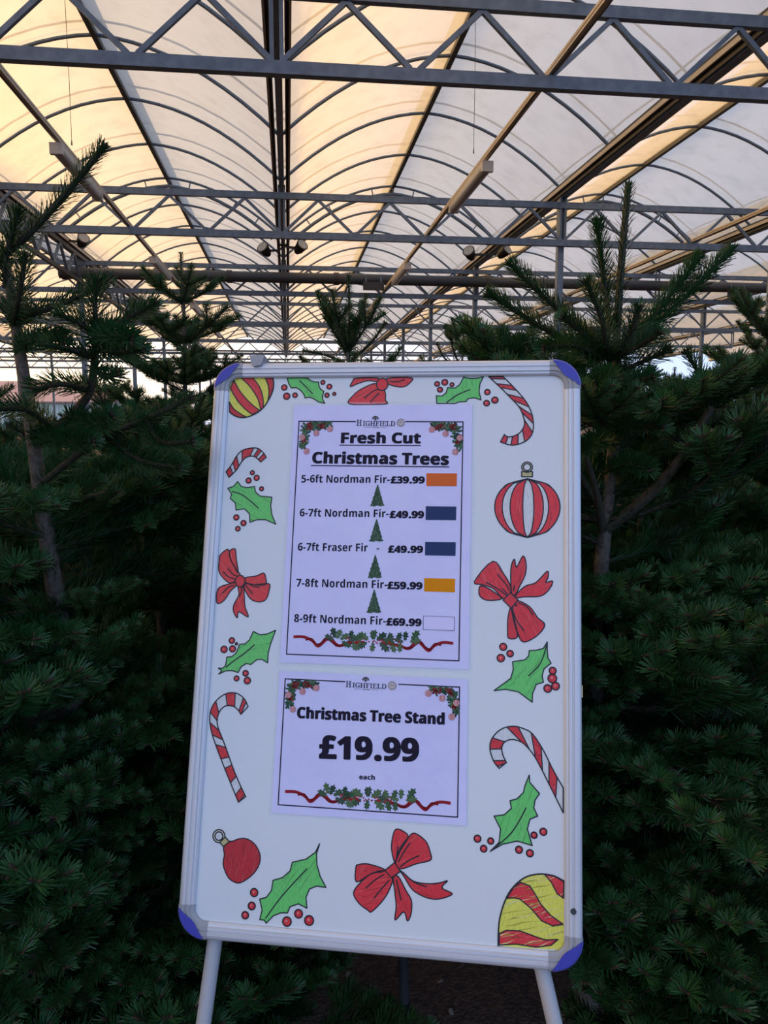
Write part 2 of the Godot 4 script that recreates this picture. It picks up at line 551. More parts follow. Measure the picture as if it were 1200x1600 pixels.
func make_fittings() -> void:
	# the lattice girder that runs along under one gutter
	var gx := GUTTER0 - SPAN
	var t := thing("lattice_girder", Vector3(gx, Y_CHORD, 0), "long lattice girder running lengthwise below a gutter", "girder")
	var b := MB.new()
	b.bar(Vector3(0.11, 0.1, -7), Vector3(0.11, 0.1, Z_FAR), 0.05, 0.07)
	part("bottom_chord", b.mesh(M.dark_steel), t)
	b = MB.new()
	b.bar(Vector3(0.11, 0.57, -7), Vector3(0.11, 0.57, Z_FAR), 0.05, 0.07)
	part("top_chord", b.mesh(M.dark_steel), t)
	var db := MB.new()
	db.bar(Vector3(0.11, 0.12, 0), Vector3(0.11, 0.55, -0.42), 0.03, 0.05, Vector3.RIGHT)
	var d1 := db.mesh(M.steel)
	db = MB.new()
	db.bar(Vector3(0.11, 0.55, -0.43), Vector3(0.11, 0.12, -0.85), 0.03, 0.05, Vector3.RIGHT)
	var d2 := db.mesh(M.steel)
	for i in 40:
		var z := -7.1 - i * 0.86
		part("diagonal", d1, t, Transform3D(Basis.IDENTITY, Vector3(0, 0, z)))
		part("diagonal", d2, t, Transform3D(Basis.IDENTITY, Vector3(0, 0, z)))

	# rails along the middle of the spans with strip lights clipped below
	var yc := Y_CHORD + 0.075
	var rails := {-2: -0.02, -1: -0.05, 0: 0.04, 1: 0.0}
	for k in rails:
		var rx: float = GUTTER0 + SPAN * (k + 0.5) + rails[k]
		var r := thing("cable_rail", Vector3(rx, yc, 0), "narrow tan cable rail running lengthwise over the truss chords", "cable rail", "cable rails along the spans")
		b = MB.new()
		b.bar(Vector3(0, 0, 4), Vector3(0, 0, Z_FAR), 0.05, 0.025)
		b.bar(Vector3(0.022, 0.02, 4), Vector3(0.022, 0.02, Z_FAR), 0.006, 0.03)
		b.bar(Vector3(-0.022, 0.02, 4), Vector3(-0.022, 0.02, Z_FAR), 0.006, 0.03)
		part("tray", b.mesh(M.conduit), r)
		b = MB.new()
		var line := PackedVector3Array()
		for i in 60:
			line.append(Vector3(0.012 * sin(i * 1.7), -0.017 - 0.006 * absf(sin(i * 0.9)), 3.5 - i * 0.7))
		b.tube(line, even(60, 0.006), 5)
		part("cable", b.mesh(M.wire), r)
	# strip lights: [span, front z, length, label]
	var z_mid := at_height(770, 255, yc - 0.06).z
	var z_left := at_height(80, 226, yc - 0.06).z
	strip_light(0, rails[0], z_mid, "unlit strip light with a pale body, its rail near a hanging wire", "")
	strip_light(-1, rails[-1], z_left, "unlit strip light partly crossed by an upward fir branch", "")
	for i in range(1, 4):
		for k in [-1, 0]:
			strip_light(k, rails[k], (z_mid if k == 0 else z_left) - BAY * i, "small unlit strip light farther along a cable rail", "strip lights farther along the rails")
	# thin wires dropping from the ridges
	for w in [[740, 235, 0], [112, 222, -1]]:
		var low := at_height(w[0], w[1], yc + 0.25)
		var wt := thing("hanging_wire", Vector3(low.x, yc + 0.25, low.z), ["thin dark wire hanging from the roof above the strip light", "thin dark wire hanging beside the strip light near the fir branch"][-int(w[2])], "wire")
		b = MB.new()
		b.tube(PackedVector3Array([Vector3(0, 0, 0), Vector3(0.004, 0.6, 0), Vector3(0, arch_point(w[2], (low.x - GUTTER0 - SPAN * w[2]) / (SPAN * 0.5)).y - yc - 0.25, 0)]), even(3, 0.003), 5)
		part("strand", b.mesh(M.wire), wt)
		b = MB.new()
		b.tube(PackedVector3Array([Vector3(0, 0.02, 0), Vector3(0, -0.03, 0)]), PackedFloat32Array([0.004, 0.008]), 6)
		part("tip_weight", b.mesh(M.wire), wt)

	# the big pipe across the spans
	var pz := TRUSS0 - BAY * 2 + 0.25
	var py := EYE + 2.72
	var p := thing("heating_pipe", Vector3(0, py, pz), "thick dark grey pipe running across under the roof spans", "pipe")
	b = MB.new()
	b.tube(PackedVector3Array([Vector3(-4.3, 0, 0), Vector3(16, 0, 0)]), even(2, 0.105), 16)
	part("tube", b.mesh(M.pipe), p)
	for x in [-4.2, -1.1, 1.0, 4.1, 6.2, 8.6]:
		b = MB.new()
		b.tube(PackedVector3Array([Vector3(x - 0.05, 0, 0), Vector3(x + 0.05, 0, 0)]), even(2, 0.125), 16)
		part("collar", b.mesh(M.dark_steel), p)
	for px in [578, 1165]:
		var q := at_depth(px, 433, absf(pz) * 1.01)
		var jt := thing("junction_box", Vector3(q.x, py - 0.15, pz + 0.13), "flat dark box hanging on the thick pipe", "box", "boxes on the thick pipe")
		b = MB.new()
		b.box(Transform3D(Basis.IDENTITY, Vector3(0, 0, 0)), Vector3(0.42, 0.16, 0.04))
		part("housing", b.mesh(M.dark_steel), jt)
		b = MB.new()
		b.box(Transform3D(Basis.IDENTITY, Vector3(-0.15, 0.12, 0)), Vector3(0.03, 0.12, 0.02))
		b.box(Transform3D(Basis.IDENTITY, Vector3(0.15, 0.12, 0)), Vector3(0.03, 0.12, 0.02))
		part("strap", b.mesh(M.steel), jt)
	# pairs of small floodlights beside the gutters
	for a in [[128, 378, 1], [415, 392, -1], [468, 388, 1], [735, 398, -1], [786, 395, 1]]:
		var q := at_depth(a[0], a[1], 13.9)
		floodlight(q, a[2])


func strip_light(k: int, dx: float, z: float, label: String, group: String) -> void:
	var t := thing("strip_light", Vector3(GUTTER0 + SPAN * (k + 0.5) + dx, Y_CHORD - 0.012, z), label, "strip light", group)
	var ln := 1.55
	var b := MB.new()
	b.bar(Vector3(0, 0.02, 0), Vector3(0, 0.02, -ln), 0.1, 0.035)
	part("body", b.mesh(M.fitting), t)
	b = MB.new()
	var prof := PackedVector3Array([Vector3(0, -0.012, -0.03), Vector3(0, -0.012, -ln + 0.03)])
	b.tube(prof, even(2, 0.052), 14)
	part("diffuser", b.mesh(M.fitting_cover), t)
	for e in [0.0, -ln]:
		b = MB.new()
		b.box(Transform3D(Basis.IDENTITY, Vector3(0, -0.008, e)), Vector3(0.112, 0.1, 0.05))
		part("end_cap", b.mesh(M.fitting), t)
	b = MB.new()
	for e in [-0.3, -ln + 0.3]:
		b.box(Transform3D(Basis.IDENTITY, Vector3(0, 0.046, e)), Vector3(0.07, 0.024, 0.03))
	part("clip", b.mesh(M.steel), t)


func floodlight(q: Vector3, sg: int) -> void:
	var t := thing("floodlight", q, "small black floodlight on a bracket beside a gutter", "floodlight", "floodlights beside the gutters")
	var bs := Basis(Vector3.UP, sg * 0.6) * Basis(Vector3.RIGHT, -0.5)
	var b := MB.new()
	b.tube(PackedVector3Array([bs * Vector3(0, 0, -0.11), bs * Vector3(0, 0, -0.04), bs * Vector3(0, 0, 0.06), bs * Vector3(0, 0, 0.11)]), PackedFloat32Array([0.05, 0.085, 0.1, 0.115]), 14)
	part("housing", b.mesh(M.black), t)
	b = MB.new()
	b.tube(PackedVector3Array([bs * Vector3(0, 0, 0.105), bs * Vector3(0, 0, 0.116)]), even(2, 0.095), 14)
	part("lens", b.mesh(M.lens), t)
	b = MB.new()
	var gx := GUTTER0 + SPAN * roundf((q.x - GUTTER0) / SPAN) - q.x
	var gy := Y_GUTTER - 0.13 - q.y
	b.bar(Vector3(0, 0, 0), Vector3(gx * 0.8, 0.02, -0.02), 0.025, 0.04)
	b.bar(Vector3(gx * 0.8, 0.02, -0.02), Vector3(gx, gy, -0.02), 0.025, 0.025, Vector3.BACK)
	b.box(Transform3D(Basis.IDENTITY, Vector3(gx, gy, -0.02)), Vector3(0.12, 0.012, 0.08))
	part("bracket", b.mesh(M.dark_steel), t)


func make_outside() -> void:
	# a low glazed building beyond the open end of the roof
	var t := thing("glazed_building", Vector3(-20, 0, -62), "low building with pale green glazing and a pinkish roof", "building")
	var b := MB.new()
	b.box(Transform3D(Basis.IDENTITY, Vector3(0, 1.3, -4)), Vector3(13, 2.6, 8))
	part("wall", b.mesh(M.glass_pale), t)
	b = MB.new()
	var e := 2.6
	var r := 4.3
	var c := [Vector3(-6.8, e, 0.3), Vector3(6.8, e, 0.3), Vector3(6.8, e, -8.3), Vector3(-6.8, e, -8.3)]
	var ra := Vector3(-4, r, -4)
	var rb := Vector3(4, r, -4)
	b.quad(c[0], c[1], rb, ra, Vector3(0, 0.9, 0.4).normalized())
	b.quad(c[2], c[3], ra, rb, Vector3(0, 0.9, -0.4).normalized())
	b.quad(c[1], c[2], rb, rb, Vector3(0.5, 0.85, 0).normalized())
	b.quad(c[3], c[0], ra, ra, Vector3(-0.5, 0.85, 0).normalized())
	b.box(Transform3D(Basis.IDENTITY, Vector3(0, e - 0.05, -4)), Vector3(13.6, 0.1, 8.6))
	part("roof", b.mesh(M.roof_pink), t)
	var mb := MB.new()
	mb.box(Transform3D(Basis.IDENTITY, Vector3(0, 1.25, 0.03)), Vector3(0.08, 2.5, 0.06))
	var mull := mb.mesh(M.white_paint)
	for i in 14:
		part("glazing_bar", mull, t, Transform3D(Basis.IDENTITY, Vector3(-6.5 + i, 0, 0)))
	mb = MB.new()
	mb.box(Transform3D(Basis.IDENTITY, Vector3(0, 1.4, 0.03)), Vector3(13, 0.08, 0.05))
	part("glazing_rail", mb.mesh(M.white_paint), t)


# ---------------------------------------------------------------- the whiteboard easel
const BW := 0.70
const BH := 1.0547
const RED := Color(0.78, 0.034, 0.045)
const RED2 := Color(0.82, 0.06, 0.055)
const DEEP_RED := Color(0.5, 0.012, 0.024)
const GREEN := Color(0.15, 0.66, 0.15)
const YELLOW := Color(0.80, 0.77, 0.10)
const BLACK := Color(0.012, 0.012, 0.022)
const GOLD := Color(0.55, 0.5, 0.22)
const CREAM := Color(0.72, 0.74, 0.74)
# crops of the frame in which the drawings were measured: origin and enlargement
const CROP := [[0.0, 0.0, 1.0], [320.0, 540.0, 3.75], [620.0, 540.0, 4.0], [320.0, 780.0, 3.75], [620.0, 780.0, 4.0], [290.0, 1040.0, 3.75], [600.0, 1040.0, 3.75], [260.0, 1280.0, 3.529], [580.0, 1280.0, 3.529]]
const LINE := 0.0021


func pts(r: int, a: Array) -> PackedVector2Array:
	var o := PackedVector2Array()
	var k: Array = CROP[r]
	for i in range(0, a.size(), 2):
		o.append(on_board(k[0] + a[i] / k[2], k[1] + a[i + 1] / k[2]))
	return o


func curve(p: PackedVector2Array, closed := false, steps := 4) -> PackedVector2Array:
	var o := PackedVector2Array()
	var n := p.size()
	for i in (n if closed else n - 1):
		var a := p[(i - 1 + n) % n] if closed or i > 0 else p[i]
		var b := p[i]
		var c := p[(i + 1) % n]
		var d := p[(i + 2) % n] if closed or i + 2 < n else c
		for s in steps:
			o.append(b.cubic_interpolate(c, a, d, float(s) / steps))
	if not closed:
		o.append(p[n - 1])
	return o


func disc(c: Vector2, rx: float, ry: float, n := 18) -> PackedVector2Array:
	var o := PackedVector2Array()
	for i in n:
		o.append(c + Vector2(cos(TAU * i / n) * rx, sin(TAU * i / n) * ry))
	return o


func paint(b: MB, p: PackedVector2Array, colour: Color, z := 0.0003, line := LINE) -> void:
	b.col = colour
	b.flat(p, z)
	if line > 0.0:
		b.col = BLACK
		b.ink(p, line, z + 0.00025, true)


func stroke(b: MB, p: PackedVector2Array, w := LINE, z := 0.0008) -> void:
	b.col = BLACK
	b.ink(p, w, z)


func berries(b: MB, r: int, a: Array) -> void:
	for i in range(0, a.size(), 3):
		var c := pts(r, [a[i], a[i + 1]])[0]
		var rad: float = a[i + 2] / CROP[r][2] * 0.00113
		paint(b, disc(c, rad, rad, 14), RED.lerp(DEEP_RED, 0.35 if i % 2 else 0.1), 0.0003, LINE * 1.1)
		b.col = RED2.lerp(CREAM, 0.25)
		b.flat(disc(c + Vector2(-rad, rad) * 0.12, rad * 0.3, rad * 0.3, 8), 0.0004)


func hatch(b: MB, p: PackedVector2Array, colour: Color, dir: Vector2, gap: float, sd: int) -> void:
	# pen streaks: thin slivers of a slightly different ink clipped to the coloured area
	var rng := RandomNumberGenerator.new()
	rng.seed = sd
	var lo := p[0]
	var hi := p[0]
	for q in p:
		lo = lo.min(q); hi = hi.max(q)
	var c := (lo + hi) * 0.5
	var rr := lo.distance_to(hi) * 0.5
	var s := Vector2(-dir.y, dir.x)
	var t := -rr
	while t < rr:
		t += gap * rng.randf_range(0.6, 1.6)
		var w := gap * rng.randf_range(0.15, 0.5)
		var l0 := rng.randf_range(-rr, rr * 0.4)
		var l1 := l0 + rng.randf_range(0.3, 1.0) * rr
		var bend := rng.randf_range(-1.0, 1.0) * gap
		var m := c + s * (t + bend) + dir * (l0 + l1) * 0.5
		var sliver := PackedVector2Array([c + s * t + dir * l0, m - s * w * 0.5, c + s * t + dir * l1, m + s * w * 0.5])
		for poly in Geometry2D.intersect_polygons(sliver, p):
			if poly.size() >= 3 and not Geometry2D.triangulate_polygon(poly).is_empty():
				b.col = colour
				b.flat(poly, 0.00042)


func fill_inked(b: MB, p: PackedVector2Array, colour: Color, dir: Vector2, sd: int) -> void:
	paint(b, p, colour)
	hatch(b, p, colour.lerp(Color(0.8, 0.8, 0.75), 0.09), dir.normalized(), 0.0042, sd)
	hatch(b, p, colour.lerp(Color.BLACK, 0.28), dir.normalized(), 0.006, sd + 50)


func cane(b: MB, r: int, left: Array, right: Array, bands: Array, skew: float, sd: int) -> void:
	var A := resample(curve(pts(r, left)), 60)
	var B := resample(curve(pts(r, right)), 60)
	var all := A.duplicate()
	var back := B.duplicate()
	back.reverse()
	all.append_array(back)
	b.col = CREAM
	b.flat(all, 0.0002)
	for i in range(0, bands.size(), 2):
		var p := PackedVector2Array()
		var q := PackedVector2Array()
		for k in 9:
			var f: float = lerpf(bands[i], bands[i + 1], k / 8.0)
			p.append(A[int(clampf(f - skew, 0.0, 1.0) * 59.0)])
			q.append(B[int(clampf(f + skew, 0.0, 1.0) * 59.0)])
		q.reverse()
		var clean := PackedVector2Array()
		for v in p + q:
			if clean.is_empty() or clean[clean.size() - 1].distance_to(v) > 1e-5:
				clean.append(v)
		fill_inked(b, clean, RED.lerp(DEEP_RED, 0.25), (A[30] - A[29]), sd + i)
	stroke(b, A)
	stroke(b, B)
	stroke(b, PackedVector2Array([A[0], B[0]]))
	stroke(b, PackedVector2Array([A[59], B[59]]))


func resample(p: PackedVector2Array, n: int) -> PackedVector2Array:
	var total := 0.0
	for i in p.size() - 1:
		total += p[i].distance_to(p[i + 1])
	var o := PackedVector2Array([p[0]])
	var want := total / (n - 1)
	var run := 0.0
	for i in p.size() - 1:
		var d := p[i].distance_to(p[i + 1])
		while run + d >= want * o.size() - 1e-9 and o.size() < n - 1:
			o.append(p[i].lerp(p[i + 1], (want * o.size() - run) / d))
		run += d
	while o.size() < n:
		o.append(p[p.size() - 1])
	return o


func drawing(called: String, b: MB, easel: Node3D, xf: Transform3D) -> void:
	part(called, b.mesh(M.art), easel, xf)


func make_easel() -> void:
	var foot := board_xf.origin + board_xf.basis.x * BW * 0.5
	var e := thing("whiteboard_easel", Vector3(foot.x, 0, foot.z), "whiteboard on a tripod easel with hand drawn festive decorations", "easel")
	var xf := Transform3D(Basis.IDENTITY, -e.position) * board_xf
	# panel
	var b := MB.new()
	b.box(Transform3D(Basis.IDENTITY, Vector3(BW * 0.5, BH * 0.5, -0.006)), Vector3(BW - 0.03, BH - 0.03, 0.012))
	part("panel", b.mesh(M.board), e, xf)
	# rails: a moulded profile, x inward from the outer edge, y out of the face
	var prof := PackedVector2Array([Vector2(0, -0.013), Vector2(0, 0.004), Vector2(0.0012, 0.0072), Vector2(0.004, 0.0095), Vector2(0.008, 0.0105), Vector2(0.0125, 0.0105), Vector2(0.0138, 0.0085), Vector2(0.0152, 0.0085), Vector2(0.0165, 0.0100), Vector2(0.0215, 0.0098), Vector2(0.0228, 0.0072), Vector2(0.0262, 0.0066), Vector2(0.029, 0.0045), Vector2(0.029, 0.0)])
	var R := 0.05
	var out := Vector3.BACK
	var sides := [
		[Vector3(0, R, 0), Vector3(0, BH - R, 0), Vector3.RIGHT, Vector3.UP],
		[Vector3(R, BH, 0), Vector3(BW - R, BH, 0), Vector3.DOWN, Vector3.RIGHT],
		[Vector3(BW, BH - R, 0), Vector3(BW, R, 0), Vector3.LEFT, Vector3.DOWN],
		[Vector3(BW - R, 0, 0), Vector3(R, 0, 0), Vector3.UP, Vector3.LEFT]]
	for s in sides:
		b = MB.new()
		var a: Vector3 = s[0]
		var c: Vector3 = s[1]
		b.sweep([[a - s[3] * 0.004, s[2], out], [c + s[3] * 0.004, s[2], out]], prof)
		b.quad(a + s[2] * 0.0 + out * -0.013, c + out * -0.013, c + s[2] * 0.03 + out * -0.013, a + s[2] * 0.03 + out * -0.013, -out)
		part("frame_rail", b.mesh(M.alu), e, xf)
	# corner caps with a blue insert
	var corners := [[Vector3(R, R, 0), PI], [Vector3(R, BH - R, 0), PI * 0.5], [Vector3(BW - R, BH - R, 0), 0.0], [Vector3(BW - R, R, 0), -PI * 0.5]]
	var grown := PackedVector2Array()
	for p in prof:
		grown.append(Vector2(p.x * 1.03 - 0.0008, p.y + (0.0008 if p.y > 0.001 else 0.0)))
	for cn in corners:
		b = MB.new()
		var ctr: Vector3 = cn[0]
		var a0: float = cn[1]
		var fr := []
		var d0 := Vector3(cos(a0), sin(a0), 0)
		var d1 := Vector3(cos(a0 + PI * 0.5), sin(a0 + PI * 0.5), 0)
		fr.append([ctr + d0 * R - d1 * 0.006, -d0, out])
		for i in 15:
			var d := Vector3(cos(a0 + PI * 0.5 * i / 14.0), sin(a0 + PI * 0.5 * i / 14.0), 0)
			fr.append([ctr + d * R, -d, out])
		fr.append([ctr + d1 * R - d0 * 0.006, -d1, out])
		b.sweep(fr, grown)
		var cap := part("corner_cap", b.mesh(M.cap_grey), e, xf)
		b = MB.new()
		for i in 16:
			var f0 := i / 16.0
			var f1 := (i + 1) / 16.0
			var q := []
			for f in [f0, f1]:
				var an: float = a0 + PI * 0.5 * lerpf(0.0, 1.0, f)
				var d := Vector3(cos(an), sin(an), 0)
				var inn: float = 0.019 * pow(maxf(sin(f * PI), 0.0), 0.8) + 0.0005
				q.append([ctr + d * (R + 0.0012) + out * -0.006, ctr + d * (R + 0.0012) + out * 0.0055, ctr + d * (R - 0.003) + out * 0.0112, ctr + d * (R - 0.003 - inn) + out * 0.0126, d])
			var ma: Vector3 = (q[0][4] + q[1][4]).normalized()
			b.quad(q[0][0], q[0][1], q[1][1], q[1][0], ma)
			b.quad(q[0][1], q[0][2], q[1][2], q[1][1], (ma + out).normalized())
			b.quad(q[0][2], q[0][3], q[1][3], q[1][2], out)
		part("blue_insert", b.mesh(M.cap_blue), cap)
	# clamp hook over the top rail
	b = MB.new()
	var hk := on_board(394, 560)
	var hk2 := on_board(417, 560)
	var hp := PackedVector2Array([Vector2(hk.x, BH + 0.012), Vector2(hk2.x, BH + 0.012), Vector2(hk2.x - 0.004, BH - 0.002), Vector2(hk2.x - 0.007, BH - 0.008), Vector2(hk.x + 0.009, BH - 0.010), Vector2(hk.x + 0.004, BH - 0.005)])
	b.flat(hp, 0.017)
	for i in hp.size():
		var p0 := hp[i]
		var p1 := hp[(i + 1) % hp.size()]
		var nn := Vector3(-(p1.y - p0.y), p1.x - p0.x, 0).normalized()
		b.quad(Vector3(p0.x, p0.y, 0.017), Vector3(p1.x, p1.y, 0.017), Vector3(p1.x, p1.y, -0.02), Vector3(p0.x, p0.y, -0.02), nn)
	part("hook", b.mesh(M.cap_grey), e, xf)
	# screw on a side rail and a scrap of tape
	b = MB.new()
	var sc := on_board(895, 1421)
	b.tube(PackedVector3Array([Vector3(sc.x, sc.y, 0.008), Vector3(sc.x, sc.y, 0.0122)]), PackedFloat32Array([0.0055, 0.0045]), 14)
	part("screw", b.mesh(M.dark_steel), e, xf)
	b = MB.new()
	b.box(Transform3D(Basis.IDENTITY, Vector3(BW + 0.0006, on_board(908, 1080).y, 0.0)), Vector3(0.002, 0.02, 0.012))
	part("tape", b.mesh(mat(Color(0.8, 0.76, 0.6), 0.6)), e, xf)
	# legs
	var la := on_board(330, 1466)
	var lb := on_board(312, 1600)
	var ra := on_board(846, 1512)
	var rb := on_board(866, 1600)
	for l in [[la, lb], [ra, rb]]:
		var d: Vector2 = (l[1] - l[0]).normalized()
		var t0 := board_xf * Vector3(l[0].x - d.x * 0.3, l[0].y - d.y * 0.3, -0.028)
		var t1 := board_xf * Vector3(l[0].x + d.x, l[0].y + d.y, -0.012)
		var dir := (t1 - t0).normalized()
		t1 = t0 + dir * ((0.012 - t0.y) / dir.y)
		b = MB.new()
		b.tube(PackedVector3Array([t0 - e.position, t1 - e.position]), even(2, 0.0135), 16)
		var leg := part("leg", b.mesh(M.leg), e)
		b = MB.new()
		b.tube(PackedVector3Array([t1 - e.position - dir * 0.03, t1 - e.position + dir * 0.008]), even(2, 0.0165), 14)
		part("rubber_foot", b.mesh(M.black), leg)
	var rt := board_xf * Vector3(BW * 0.5, BH * 0.8, -0.035)
	var rf := at_height(632, 1578, 0.012)
	var dr := (rf - rt).normalized()
	b = MB.new()
	b.tube(PackedVector3Array([rt - e.position, rf - e.position]), even(2, 0.0125), 14)
	var rl := part("leg", b.mesh(M.dark_steel), e)
	b = MB.new()
	b.tube(PackedVector3Array([rf - e.position - dr * 0.03, rf - e.position + dr * 0.008]), even(2, 0.016), 14)
	part("rubber_foot", b.mesh(M.black), rl)
	b = MB.new()
	b.box(xf * Transform3D(Basis.IDENTITY, Vector3(BW * 0.5, BH * 0.8, -0.03)), Vector3(0.3, 0.05, 0.03))
	part("hinge_block", b.mesh(M.cap_grey), e)
	make_drawings(e, xf)


func make_drawings(e: Node3D, xf: Transform3D) -> void:
	var D := Vector2(1, 1)
	# striped bauble in the upper corner
	var b := MB.new()
	var c0 := [355, 190, 372, 235, 376, 280, 370, 320]
	var c1 := [282, 190, 320, 240, 340, 300, 343, 362]
	var c2 := [215, 191, 265, 240, 310, 310, 328, 376]
	var c3 := [172, 204, 205, 265, 265, 335, 322, 380]
	var c4 := [150, 250, 190, 320, 235, 370, 278, 404]
	var c5 := [145, 330, 170, 370, 210, 400, 245, 419]
	var zones := [
		[c0, [403, 232, 400, 191], RED, [370, 320, 390, 285]],
		[c1, c0, YELLOW, []], [c2, c1, RED, []], [c3, c2, YELLOW, []], [c4, c3, RED, []], [c5, c4, YELLOW, []]]
	var outline := curve(pts(1, [400, 191, 404, 230, 395, 275, 372, 322, 343, 364, 300, 398, 243, 420, 200, 420, 165, 405, 145, 387]))
	paint(b, outline + pts(1, [145, 335, 147, 222, 152, 208, 172, 198, 205, 190]), YELLOW, 0.0002, 0)
	var cc := [c0, c1, c2, c3, c4, c5]
	var red_right := curve(pts(1, c0))
	red_right.append_array(pts(1, [388, 290, 400, 250, 403, 225, 400, 191]))
	fill_inked(b, red_right, DEEP_RED.lerp(RED, 0.5), D, 1)
	for pr in [[1, 2], [3, 4]]:
		var p := curve(pts(1, cc[pr[0]]))
		var q := curve(pts(1, cc[pr[1]]))
		q.reverse()
		fill_inked(b, p + q, RED, Vector2(1, -1), 3 + pr[0])
	fill_inked(b, curve(pts(1, c5)) + pts(1, [200, 420, 165, 405, 145, 387]), RED.lerp(DEEP_RED, 0.4), D, 9)
	for c in cc:
		stroke(b, curve(pts(1, c)))
	stroke(b, outline, LINE * 1.2)
	drawing("bauble_drawing", b, e, xf)

	# holly sprigs
	holly(e, xf, [[1, [482, 190, 492, 222, 507, 249, 535, 246, 562, 262, 580, 285, 588, 307, 612, 302, 640, 312, 665, 330, 703, 338, 692, 318, 690, 295, 698, 268, 680, 258, 670, 240, 666, 214, 645, 214, 622, 206, 600, 190]]], [[1, [556, 206, 590, 240, 632, 282]]], [[1, [466, 246, 18, 480, 297, 21, 529, 291, 15, 692, 216, 13, 730, 241, 16, 716, 291, 14, 759, 283, 10]]], 20)
	holly(e, xf, [[2, [418, 198, 455, 205, 495, 205, 540, 197, 520, 238, 514, 290, 527, 340, 485, 326, 445, 332, 432, 350, 388, 352, 365, 362, 250, 362, 247, 314, 282, 316, 308, 296, 318, 263, 362, 266, 392, 246]]], [[2, [312, 357, 375, 310, 457, 275]]], [[2, [252, 240, 16, 300, 230, 20, 345, 244, 13, 270, 276, 17, 566, 291, 18, 613, 341, 21, 561, 360, 19]]], 30)
	holly(e, xf, [[0, [356, 763, 365, 760, 371.5, 752.5, 377, 760, 386, 762, 398, 760, 399, 768, 406, 775, 425, 777, 423, 790, 425, 805, 431, 819, 415, 812, 402, 812, 390.5, 816, 390, 803, 382, 795, 369, 797, 368, 786, 360, 779, 362, 772]]], [[0, [363, 768, 380, 774, 404, 794]]], [[1, [279, 745, 13, 257, 791, 17, 304, 775, 17, 333, 839, 13]], [3, [185, 107, 17, 227, 140, 17, 194, 173, 15]]], 40)
	holly(e, xf, [[3, [80, 990, 105, 990, 122, 975, 130, 925, 160, 922, 185, 900, 205, 850, 235, 848, 262, 825, 285, 775, 325, 795, 365, 790, 415, 768, 385, 850, 372, 900, 368, 958, 335, 938, 305, 940, 270, 968, 245, 962, 215, 980, 195, 1015, 160, 1004, 120, 1006, 82, 1025, 100, 1005]]], [[3, [125, 985, 160, 955, 230, 905, 292, 852]]], [[3, [159, 828, 17, 113, 880, 20, 163, 877, 19, 186, 847, 7]], [5, [299, 75, 15, 352, 45, 17, 362, 88, 20]]], 50)
	holly(e, xf, [[0, [855, 1003, 849, 1013, 838, 1016, 827, 1016.5, 826, 1025, 820, 1031, 801, 1034, 802, 1046, 798, 1060, 772, 1079, 790, 1077, 810, 1081, 831.5, 1097, 832, 1084, 838, 1069, 849, 1066, 847, 1056, 850, 1045, 861, 1036, 856, 1028, 855, 1015]]], [[0, [826, 1056, 845, 1035, 854, 1008]]], [[4, [665, 923, 22, 708, 965, 20, 650, 993, 23]], [6, [988, 30, 20, 986, 75, 25, 1005, 120, 22, 959, 134, 22]]], 60)
	holly(e, xf, [[0, [827, 1211, 827.5, 1222, 843, 1240, 836, 1250, 834, 1262, 840, 1275, 828, 1280, 824, 1295, 831.5, 1321, 808, 1314, 785, 1319, 766, 1330, 780, 1316, 782, 1295, 772, 1275, 788, 1273, 799, 1263, 797, 1251, 808, 1248, 818, 1238, 820, 1228]]], [[0, [766, 1330, 800, 1300, 822, 1262]]], [[8, [586, 107, 18, 659, 120, 16, 620, 162, 17, 898, 88, 16, 949, 69, 18, 815, 168, 18, 875, 187, 18]]], 70)
	holly(e, xf, [[7, [845, 135, 822, 182, 770, 220, 695, 237, 682, 285, 640, 322, 588, 337, 580, 392, 552, 430, 515, 440, 528, 500, 515, 553, 540, 556, 550, 573, 590, 532, 630, 516, 668, 516, 682, 482, 728, 466, 775, 490, 770, 430, 790, 384, 830, 368, 880, 376, 848, 315, 830, 250, 828, 190]]], [[7, [548, 545, 640, 420, 775, 273]]], [[7, [484, 404, 21, 471, 478, 20, 435, 529, 19, 729, 521, 22, 665, 564, 24, 787, 558, 25]]], 80)

	# ribbon bows: [crop, outline, lines]
	bow(e, xf, 1, [[853, 240, 868, 207, 888, 192, 1012, 191, 1018, 212, 960, 206, 905, 220], [850, 343, 872, 290, 930, 248, 1008, 222, 1055, 268, 1058, 318, 1056, 343], [1072, 192, 1212, 190, 1195, 225, 1160, 243, 1112, 238, 1066, 220]], [1040, 228, 36, 40], [[935, 305, 990, 265, 1020, 255], [970, 330, 1020, 280], [1085, 210, 1130, 212, 1170, 200]], 100, false)
	bow(e, xf, 3, [[92, 325, 138, 294, 150, 350, 190, 420, 207, 442, 182, 478, 140, 488, 86, 430, 85, 360], [146, 304, 178, 292, 185, 350, 196, 430, 165, 380, 150, 345], [178, 490, 140, 497, 78, 525, 72, 608, 112, 594, 150, 540, 185, 505], [195, 508, 200, 560, 172, 615, 168, 655, 190, 695, 200, 660, 255, 690, 236, 630, 232, 570, 225, 515], [238, 460, 300, 450, 345, 433, 358, 465, 356, 500, 300, 502, 240, 488], [236, 496, 300, 500, 375, 495, 378, 530, 360, 585, 320, 602, 270, 585, 235, 530]], [208, 480, 31, 36], [[108, 425, 140, 455, 180, 468], [135, 405, 165, 440, 195, 452], [105, 550, 140, 515, 172, 505], [235, 500, 280, 555], [245, 490, 285, 510, 320, 515], [205, 570, 215, 540, 214, 515]], 120, false)
